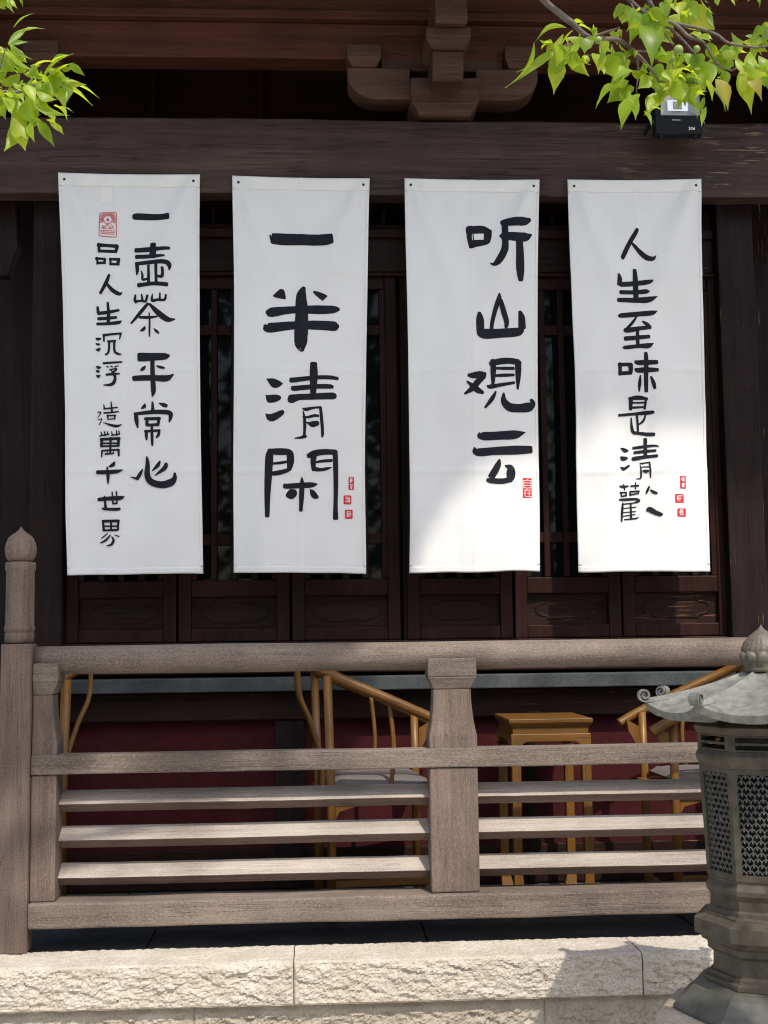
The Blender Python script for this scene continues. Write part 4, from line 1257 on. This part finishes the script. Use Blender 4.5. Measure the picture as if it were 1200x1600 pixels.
# ------------------------------------------------------------------ armchairs and tea table behind the railing
def make_chair(loc, rz, label):
    r = empty('armchair', loc, label, 'chair', 'honey-coloured armchairs on the veranda', rz)
    fx, bx, hy = .195, -.195, .215
    def rail_at(s):   # horseshoe rail
        pts = [(.285, -hy-.03, .655), (.20, -hy-.035, .700), (.0, -hy-.035, .79), (-.17, -hy-.01, .865), (-.27, -.11, .925), (-.295, 0, .94)]
        return pts
    half = rail_at(0)
    pts = half+[(x, -y, z) for x, y, z in half[-2::-1]]
    mb = MB(); sp = smooth_path(pts, 8); rad = [.019]*len(sp); rad[0] = rad[-1] = .021
    mb.tube(sp, rad, 12); mb.build('arm_rail', m_honey_x, r, local=True)
    for x in (fx, bx):
        for y in (-hy, hy):
            zt = .70 if x > 0 else .872
            mb = MB(); dx = -.012 if x < 0 else 0
            mb.tube([(x, y, 0), (x, y, .45), (x+dx, y*1.05, zt)], [.017, .0165, .0155], 12); mb.build('leg', m_honey_z, r, local=True)
    for y in (-hy-.012, hy+.012):
        mb = MB(); mb.tube(smooth_path([(.02, y, .45), (.035, y-.0, .60), (.02, y, .78)], 6), .0085, 8); mb.build('side_spindle', m_honey_z, r, local=True)
        mb = MB(); mb.prism([(fx+.016, .645), (fx+.065, .672), (fx+.06, .63), (fx+.03, .575), (fx+.016, .53)], y*.96-.006, y*.96+.006, 'y'); mb.build('arm_bracket', m_honey_z, r, local=True)
    mb = MB()
    for s0, s1 in zip(*(lambda q: (q, q[1:]))(smooth_path([(-.20, 0, .44), (-.205, 0, .56), (-.245, 0, .70), (-.285, 0, .80), (-.292, 0, .935)], 5))):
        mb.add([(s0.x, -.08, s0.z), (s0.x, .08, s0.z), (s1.x, .08, s1.z), (s1.x, -.08, s1.z), (s0.x-.012, -.08, s0.z), (s0.x-.012, .08, s0.z), (s1.x-.012, .08, s1.z), (s1.x-.012, -.08, s1.z)],
               [(0,1,2,3), (7,6,5,4), (0,3,7,4), (1,5,6,2)], True)
    mb.build('back_splat', m_honey_z, r, local=True)
    mb = MB(); mb.box(bx-.025, fx+.03, -hy-.02, hy+.02, .415, .445); mb.build('seat', m_honey_x, r, .008, local=True)
    for y in (-hy, hy):
        mb = MB(); mb.prism([(bx+.016, .4145), (bx+.016, .36), (bx+.03, .385), (bx+.09, .400), (fx-.09, .400), (fx-.03, .385), (fx-.016, .36), (fx-.016, .4145)], y-.006, y+.006, 'y'); mb.build('side_apron', m_honey_x, r, local=True)
        mb = MB(); mb.box(bx+.012, fx-.012, y-.008, y+.008, .115, .14); mb.build('side_stretcher', m_honey_x, r, .002, local=True)
    mb = MB(); mb.prism([(-hy+.016, .4145), (-hy+.016, .36), (-hy+.04, .395), (hy-.04, .395), (hy-.016, .36), (hy-.016, .4145)], fx-.006, fx+.006, 'x'); mb.build('front_apron', m_honey_x, r, local=True)
    mb = MB(); mb.box(fx-.012, fx+.014, -hy+.012, hy-.012, .05, .072); mb.build('foot_rest', m_honey_x, r, .002, local=True)
    return r
def cushion(loc, rz, label):
    mb = MB(); nx, ny = 14, 14; vs = []; fs = []
    for lay in (0, 1):
        for k in range(ny+1):
            for i in range(nx+1):
                x = -.185+.37*i/nx; y = -.195+.39*k/ny
                e = min(i, nx-i, k, ny-k)/3; e = min(1, e); z = .007+.0475*(.5+(.5 if lay else -.5)*sqrt(max(0, 1-(1-e)**2)))
                z += (.003*noise.noise(Vector((x*12, y*12, 3))) if lay else 0)
                vs.append((x, y, z))
    n = nx+1; o = (nx+1)*(ny+1)
    for k in range(ny):
        for i in range(nx): a = k*n+i; fs += [(o+a, o+a+1, o+a+n+1, o+a+n), (a, a+n, a+n+1, a+1)]
    mb.add(vs, fs, True); ob = mb.build('seat_cushion', m_cush); ob.location = loc; ob.rotation_euler = (0, 0, rz)
    return tag(ob, label, 'cushion', 'grey seat cushions')
# chair facing right, back towards the left
n1, f1 = P(518, 1300, 4.73), P(498, 1300, 5.16)
ang = atan2(-(f1.x-n1.x), f1.y-n1.y)
c1 = (n1+f1)/2+Vector((cos(ang), sin(ang), 0))*.195; c1.z = .001
c1.y = 4.945
make_chair(c1, ang, 'honey-coloured armchair facing right, directly left of the middle railing post')
cushion((c1.x, c1.y, .445), ang, 'grey seat cushion on the armchair directly left of the middle post')
c2 = Vector((PX(1057, 4.66, 1300)+.195, 4.875, .001))
make_chair(c2, pi, 'honey-coloured armchair behind the bronze lantern, facing the tea table')
cushion((c2.x, c2.y, .445), pi, 'grey seat cushion on the armchair behind the bronze lantern')
c0 = Vector((PX(96, 4.72, 1300)-.234, 4.90, .001))
make_chair(c0, pi+.203, 'honey-coloured armchair at the far left, back post showing beside the newel')
cushion((c0.x, c0.y, .445), pi+.203, 'grey seat cushion at the far left beside the newel')

def tea_table():
    yf, yb = 4.84, 5.235; cx = PX(863, yf, 1200); hw = .160
    zt = PZ(1123, yf, 863)
    r = empty('tea_table', (cx, (yf+yb)/2, .001), 'tall narrow honey-coloured tea table right of the middle railing post', 'table')
    mb = MB(); mb.box(cx-hw, cx+hw, yf, yb, zt-.016, zt); mb.build('tabletop', m_honey_x, r, .003)
    mb = MB(); mb.frustum((cx-hw+.014, cx+hw-.014, yf+.014, yb-.014), (cx-hw+.001, cx+hw-.001, yf+.001, yb-.001), zt-.034, zt-.0165); mb.build('top_moulding', m_honey_x, r, .002)
    mb = MB(); mb.box(cx-hw+.016, cx+hw-.016, yf+.016, yb-.016, zt-.056, zt-.0345); mb.build('waist', m_honey_x, r)
    a = hw-.008; z1 = zt-.0565
    mb = MB(); z2 = z1-.030; x0, x1, y0, y1 = cx-a, cx+a, yf+.008, yb-.008
    for (p0, p1) in ((y0+.001, y0+.02), (y1-.02, y1-.001)):
        mb = MB(); mb.prism([(x0, z1), (x0, z2-.03), (x0+.038, z2-.03), (x0+.045, z2-.008), (x0+.06, z2), (x1-.06, z2), (x1-.045, z2-.008), (x1-.038, z2-.03), (x1, z2-.03), (x1, z1)], p0, p1, 'y'); mb.build('apron', m_honey_x, r, .003)
    for (p0, p1) in ((x0+.001, x0+.02), (x1-.02, x1-.001)):
        mb = MB(); mb.prism([(y0+.0205, z1-.001), (y0+.0205, z2-.03), (y0+.06, z2), (y1-.06, z2), (y1-.0205, z2-.03), (y1-.0205, z1-.001)], p0, p1, 'x'); mb.build('side_apron', m_honey_x, r, .003)
    for sx in (-1, 1):
        for sy in (-1, 1):
            xo = cx+sx*a; yo = (y0 if sy < 0 else y1); w = .036
            prof = [(.02, 1.0), (.028, .82), (.05, .42), (.035, .25), (.0, .0)]
            mb = MB(); vs = []; lv = [(0, .90, .036), (.02, 1.25, .05), (.055, 1.0, .040), (.12, .86, .034), (.35, .92, .034), (z2-.031, 1.0, .037)]
            for z, k, ww in lv:
                xa, xb = xo-sx*.0012, xo-sx*ww; ya, yb_ = yo-sy*(-.0012)*-1, yo-sy*ww
                vs += [(xa, yo-sy*.0012, z), (xb, yo-sy*.0012, z), (xb, yb_, z), (xa, yb_, z)]
            n = len(lv); fs = [(0,1,2,3), (4*n-1,4*n-2,4*n-3,4*n-4)]
            for k in range(n-1):
                for i in range(4): j = (i+1) % 4; fs.append((4*k+i, 4*k+j, 4*k+4+j, 4*k+4+i))
            mb.add(vs, fs); mb.build('leg', m_honey_z, r, .003)
tea_table()

# ------------------------------------------------------------------ trees
LEAFP = [(0, .03), (.10, .26), (.24, .44), (.40, .50), (.56, .42), (.72, .24), (.86, .09), (1.0, .006)]
def leaf(mb, base, tip, width, nrm, fold=.35, droop=.12):
    d = tip-base; L = d.length; dx = d/L
    s = dx.cross(nrm); s = s.normalized() if s.length > 1e-5 else Vector((1, 0, 0)); n = s.cross(dx).normalized()
    vs = []
    for t, w in LEAFP:
        c = base+d*t+n*(droop*L*sin(pi*t)) + Vector((0, 0, -.03*L*t*t))
        hw = w*width; wv = .04*L*sin(t*9+width*50)
        vs += [c+s*hw+n*(hw*fold+wv*.15), c, c-s*hw+n*(hw*fold-wv*.15)]
    fs = []
    for k in range(len(LEAFP)-1):
        for q in (0, 1): fs.append((3*k+q, 3*k+q+1, 3*k+4+q, 3*k+3+q))
    mb.add(vs, fs, True)
def simple_leaf(mb, c, L, rnd):
    d = Vector((rnd.gauss(0, 1), rnd.gauss(0, 1), rnd.gauss(-.4, .7))).normalized(); n = Vector((rnd.gauss(0, .6), rnd.gauss(-.2, .6), 1)).normalized()
    s = d.cross(n); s = s.normalized() if s.length > 1e-4 else Vector((1, 0, 0)); w = L*.30
    b = c-d*L/2
    mb.add([b, b+d*L*.4+s*w, b+d*L, b+d*L*.4-s*w], [(0, 1, 2, 3)], True)

right = """255,130 110,190 60|240,160 20,330 62|200,240 30,370 40|215,280 195,440 78|230,210 205,310 55|190,200 135,235 60|330,180 340,250 74|315,120 378,152 32|300,260 285,325 45|335,268 370,300 40
380,250 405,345 60|450,255 480,365 66|470,225 528,315 48|420,180 432,235 50|640,110 655,310 104|605,90 600,180 60|540,25 515,110 60|625,95 645,15 60|590,120 535,150 40|770,15 785,72 70|815,55 950,137 84|925,30 952,132 34|745,15 700,60 50|820,80 832,132 55|700,120 762,205 64
715,245 732,300 50|755,255 822,310 60|810,250 850,350 62|880,285 932,402 82|870,170 932,192 40|500,340 448,475 50|565,330 468,382 46|562,400 445,480 42|560,410 505,472 40|592,440 510,605 72|590,450 580,560 40|645,370 590,415 56|705,450 618,540 62|618,520 655,592 22|690,330 700,445 92|770,308 708,420 74|830,310 755,372 64
780,400 812,497 74|765,375 800,472 80|842,365 806,452 74|725,395 694,478 54|860,380 850,470 60|840,415 912,520 54|910,500 888,592 24|955,370 1012,515 72|930,405 1000,522 50|995,250 958,335 82|1040,208 1102,300 62|1072,330 1122,532 60|1112,340 1172,470 50|1100,285 1200,352 62|1130,230 1200,240 44|1210,135 1158,202 52|960,230 898,300 60|1000,230 1062,282 52
900,-20 922,10 22|955,-25 965,25 20|1035,-25 1048,27 18|1145,-25 1158,40 18|560,250 505,290 34|610,310 650,345 30|820,360 900,385 36|860,340 905,430 60|990,330 1005,410 50|1150,300 1210,400 60|1080,200 1170,255 46|660,60 740,120 70|560,60 600,150 60|480,150 495,210 30|400,130 380,175 34"""
left = """435,850 765,545 150|70,490 390,740 140|85,465 305,265 62|-40,470 190,690 112|-30,610 122,732 90|-20,770 190,735 80|50,660 205,735 70|220,730 425,822 62|340,800 175,925 130|210,775 15,885 92|435,880 268,955 80|590,880 966,1092 112|640,815 906,872 74|540,900 686,1152 142|270,975 548,1062 84|430,890 565,1005 104
350,1070 726,1192 102|400,1110 575,1295 124|560,1100 702,1252 60|400,1255 572,1527 92|265,1040 335,1295 122|150,1140 265,1555 152|318,1275 362,1482 70|572,1280 652,1387 34|60,1020 122,1185 102|-20,1040 62,1245 92|-40,-30 147,135 100|205,-40 242,78 22|20,980 105,1022 60|-60,900 60,1000 80|100,900 210,1010 90|-60,1100 10,1210 80
180,1000 130,1120 80|-50,680 60,800 90|-30,840 110,880 70|350,1000 480,1200 110|90,1090 200,1230 100|-70,-40 60,90 110"""
def spray(txt, ox, oy, sc, Yc, spread, seed, par, extra=()):
    rnd = random.Random(seed); mb = MB()
    for grp in txt.replace('\n', '|').split('|'):
        a, b2, w = grp.split(); ax, ay = map(float, a.split(',')); bx, by = map(float, b2.split(',')); w = float(w)
        Y0 = Yc+rnd.uniform(-spread, spread); Y1 = Y0+rnd.uniform(-.035, .035)
        A_ = P(ox+ax/sc, oy+ay/sc, Y0); B_ = P(ox+bx/sc, oy+by/sc, Y1)
        roll = rnd.uniform(-.8, .8); Ww = 1.18*w/sc/F*Yc
        d = (B_-A_).normalized(); n0 = Vector((0, -.80, .45)); n0 = (n0-d*n0.dot(d)).normalized()
        if rnd.random() < .45: n0 = -n0
        n = (Matrix.Rotation(roll, 3, d) @ n0)
        leaf(mb, A_, B_, Ww/max(.62, cos(roll)), n, rnd.uniform(.15, .6), rnd.uniform(.03, .16))
        for _q in range(rnd.choice((1, 2, 2, 3, 3))):                     # a second, smaller leaf from the same bud
            d2 = (B_-A_); L2 = d2.length; o_ = A_+Vector((rnd.uniform(-.5, .5), rnd.uniform(-.5, .6), rnd.uniform(-.05, .5)))*L2*.8
            d3 = (d2.normalized()+Vector((rnd.gauss(0, .5), rnd.gauss(0, .3), rnd.gauss(-.1, .3)))).normalized()*L2*rnd.uniform(.5, .9)
            leaf(mb, o_, o_+d3, Ww*rnd.uniform(.7, 1.0), (n+Vector((rnd.gauss(0, .4), rnd.gauss(0, .4), rnd.gauss(0, .4)))).normalized(), rnd.uniform(.15, .6), rnd.uniform(.03, .16))
    for (c, R0, k) in extra:
        for _ in range(k):
            q = Vector((rnd.gauss(0, 1), rnd.gauss(0, 1), rnd.gauss(0, .8)))*R0*.5
            d = Vector((rnd.gauss(0, .8), rnd.gauss(0, .8), -.8)).normalized(); b_ = Vector(c)+q
            leaf(mb, b_, b_+d*rnd.uniform(.05, .085), rnd.uniform(.026, .04), Vector((rnd.gauss(0, .5), rnd.gauss(0, .5), 1)).normalized(), rnd.uniform(.15, .6), .1)
    return mb.build('leaves', m_leaf, par)
def branches(lists, ox, oy, sc, Yc, par, mb):
    for pts, r0_, r1 in lists:
        w = [P(ox+x/sc, oy+y/sc, Yc+dy) for x, y, dy in pts]; sp = smooth_path(w, 6); n = len(sp)
        mb.tube([p+Vector((0, 0, .002*noise.noise(p*30))) for p in sp], [(r0_+(r1-r0_)*k/(n-1))*(1+.18*noise.noise(p*40)) for k, p in enumerate(sp)], 8)

# right-hand tree: trunk out of frame to the right, one spray hangs into the picture
YL = 2.30
rtree = empty('fruit_tree', (1.75, 1.55, GZ), 'fruit tree at the upper right with bright leaves and small green fruits', 'tree')
mb = MB()
mb.tube(smooth_path([(1.75, 1.55, GZ), (1.72, 1.57, .6), (1.66, 1.62, 1.7), (1.52, 1.75, 2.5), (1.30, 1.9, 2.95)], 8), [.075-.045*k/32 for k in range(33)], 12)
mb.build('trunk', m_bark, rtree)
mb = MB()
branches([([(150-130,-330,-.12), (60,-130,-.05), (150,0,0), (270,100,0), (370,178,.01), (500,190,.02), (580,250,.02), (640,312,.03), (690,380,.04)], .0085, .0022),
          ([(450,-120,-.05), (550,0,0), (640,70,0), (760,112,-.02), (830,172,-.03), (900,200,-.02), (960,300,0), (1030,332,.02)], .0052, .002),
          ([(600,-110,.02), (650,20,0), (720,112,.03), (800,190,.04), (890,292,.03)], .0056, .0018),
          ([(370,178,.01), (440,150,0), (505,130,-.02)], .0035, .0014), ([(470,215,.02), (445,240,.03), (400,255,.03), (340,258,.04)], .0032, .0012),
          ([(585,255,.02), (592,330,.05), (583,432,.05)], .0028, .0012), ([(690,90,0), (930,150,-.02), (1010,200,-.03), (1130,222,-.02), (1210,215,0)], .0034, .0018),
          ([(560,240,.02), (640,245,.04), (720,282,.05)], .003, .0012), ([(370,178,0), (300,200,-.02), (180,235,-.03)], .003, .0012), ([(690,90,0), (720,160,.02), (755,215,.03)], .0022, .001),
          ([(560,20,0), (590,80,-.02), (640,110,-.03)], .0022, .001), ([(1030,332,.02), (1100,300,.02), (1200,290,.02)], .002, .001), ([(690,380,.04), (760,385,.02), (900,392,.02)], .0026, .001)], 800, 0, 3.0, YL, rtree, mb)
e0 = P(800+20/3, -330/3, YL-.12); mb.tube(smooth_path([e0, (.95, 2.05, 2.75), (1.30, 1.9, 2.95)], 8), [.0105+.02*k/16 for k in range(17)], 10)
for px, py in ((450, -120), (600, -110)):
    e = P(800+px/3, py/3, YL); mb.tube(smooth_path([e, e+Vector((.08, -.03, .12)), (1.1, 2.0, 2.84)], 6), [.0055+.006*k/12 for k in range(13)], 8)
mb.build('branches', m_bark, rtree)
spray(right, 800, 0, 3.0, YL, .10, 5, rtree, [((1.5, 1.3, 2.85), .4, 60), ((1.9, 1.0, 2.7), .5, 90)])
for px, py, rr, dy in ((780,234,22,-.10), (742,274,22,.01), (345,280,19,0), (866,230,17,.0), (405,188,18,.02)):
    c = P(800+px/3, py/3, YL+dy-.04); r_ = rr/3/F*YL
    mb = MB(); prof = [(r_*sin(pi*k/12)*(1+.04*sin(pi*k/12)), c.z+r_*1.08*cos(pi*k/12)) for k in range(13)][::-1]; prof[0] = (.0004, prof[0][1]); prof[-1] = (.0004, prof[-1][1])
    mb.lathe(prof, (c.x, c.y), 18); mb.build('fruit', m_fruit, rtree)

# left-hand tree: a spray in the corner of the picture, dense crown above it that shades the left of the railing
ltree = empty('shade_tree', (-1.35, 1.35, GZ), 'leafy tree at the upper left whose crown shades the left end of the railing', 'tree')
mb = MB()
mb.tube(smooth_path([(-1.35, 1.35, GZ), (-1.34, 1.36, .8), (-1.25, 1.3, 2.2), (-.9, 1.0, 3.9), (-.1, .5, 5.9), (1.0, -.2, 8.0), (1.9, -.7, 9.8)], 8), [.19-.14*k/48 for k in range(49)], 12)
mb.build('trunk', m_bark, ltree)
mb = MB()
branches([([(-260,900,-.05), (-100,950,0), (0,962,0), (180,962,0), (320,905,0), (430,870,0), (560,840,.01), (650,805,.02)], .0055, .0012), ([(180,962,0), (270,990,.02), (365,1080,.02), (375,1210,.02)], .0026, .001),
          ([(0,962,0), (60,1050,.02), (130,1160,.02)], .002, .001), ([(-100,950,0), (-20,760,-.02), (60,500,-.03)], .0026, .001)], 0, 0, 6.67, 2.2, ltree, mb)
e0 = P(-260/6.67, 900/6.67, 2.15); mb.tube(smooth_path([e0, (-.95, 1.75, 2.45), (-1.22, 1.35, 2.5)], 8), [.0055+.02*k/16 for k in range(17)], 10)
for q in range(9):
    a = q*2.4; t0 = Vector((-.1, .5, 5.9)).lerp(Vector((1.9, -.7, 9.8)), q/8); mb.tube(smooth_path([t0, t0+Vector((.8*cos(a)+.2, .6*sin(a), .5)), t0+Vector((1.7*cos(a)+.4, 1.0*sin(a), .9))], 5), [.05-.04*k/10 for k in range(11)], 6)
mb.build('branches', m_bark, ltree)
spray(left, 0, 0, 6.67, 2.2, .07, 9, ltree, [((-.95, 1.75, 2.5), .3, 40)])
# crown: high above and behind the viewer, along the sun's rays over the hall front, so its shade is soft-edged
sdir = Vector((.24, -.66, 1.0))
def torail(px, py, Y):
    p = P(px, py, Y); t_ = (Y-YN-.02)/.66; p = p+sdir*t_; return (p.x, p.z)
EDGE = [(-2.0, .50), torail(0, 1222, YN+.02), torail(200, 1222, YN+.02), torail(440, 1180, YN+.02), torail(545, 1012, YN+.02), torail(642, 880, YB), torail(700, 795, YB), torail(748, 738, YB),
        torail(845, 702, YB), torail(893, 662, YB), torail(1000, 694, YB), torail(1095, 666, YB), torail(1300, 660, YB), (3.3, 3.4)]
def zmin(x):
    for (xa, za), (xb, zb_) in zip(EDGE, EDGE[1:]):
        if xa <= x <= xb: return za+(zb_-za)*(x-xa)/(xb-xa)
    return 9
rnd = random.Random(21); mb = MB(); n = 0
while n < 21000:
    zp = rnd.uniform(.50, 4.7); xp = rnd.uniform(-1.9, 3.0)
    if zp < zmin(xp)+.05+.05*noise.noise(Vector((xp*5, zp*5, 3))): continue
    if xp < -.2 and zp < .95 and noise.noise(Vector((xp*4, zp*5, 9))) < (.95-zp)*.9-.15: continue
    t_ = rnd.uniform(6.2, 7.8)+.8*noise.noise(Vector((xp*1.5, zp*1.5, 4)))
    c = Vector((xp, YN+.02, zp))+sdir*t_
    simple_leaf(mb, c, rnd.uniform(.11, .19), rnd); n += 1
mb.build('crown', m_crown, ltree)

# garden trees behind the photographer, seen in the window glass
rnd = random.Random(4); mb = MB()
for k in range(15000):
    x = rnd.uniform(-16, 16); h_ = 6.6+1.6*noise.noise(Vector((x*.35, 1, 2))); z = GZ+rnd.random()**.8*h_*1.15
    y = -9-2.0*rnd.random()+1.2*noise.noise(Vector((x*.6, z*.6, 5)))
    simple_leaf(mb, Vector((x, y, z)), rnd.uniform(.25, .5), rnd)
for k in range(12):
    x = -15+2.6*k; mb.tube([(x, -10, GZ), (x+.2, -10, 2.5)], [.13, .08], 8)
tag(mb.build('garden_wood', m_crown), 'belt of green garden trees behind the viewer, mirrored in the window panes', 'trees', None, 'stuff')
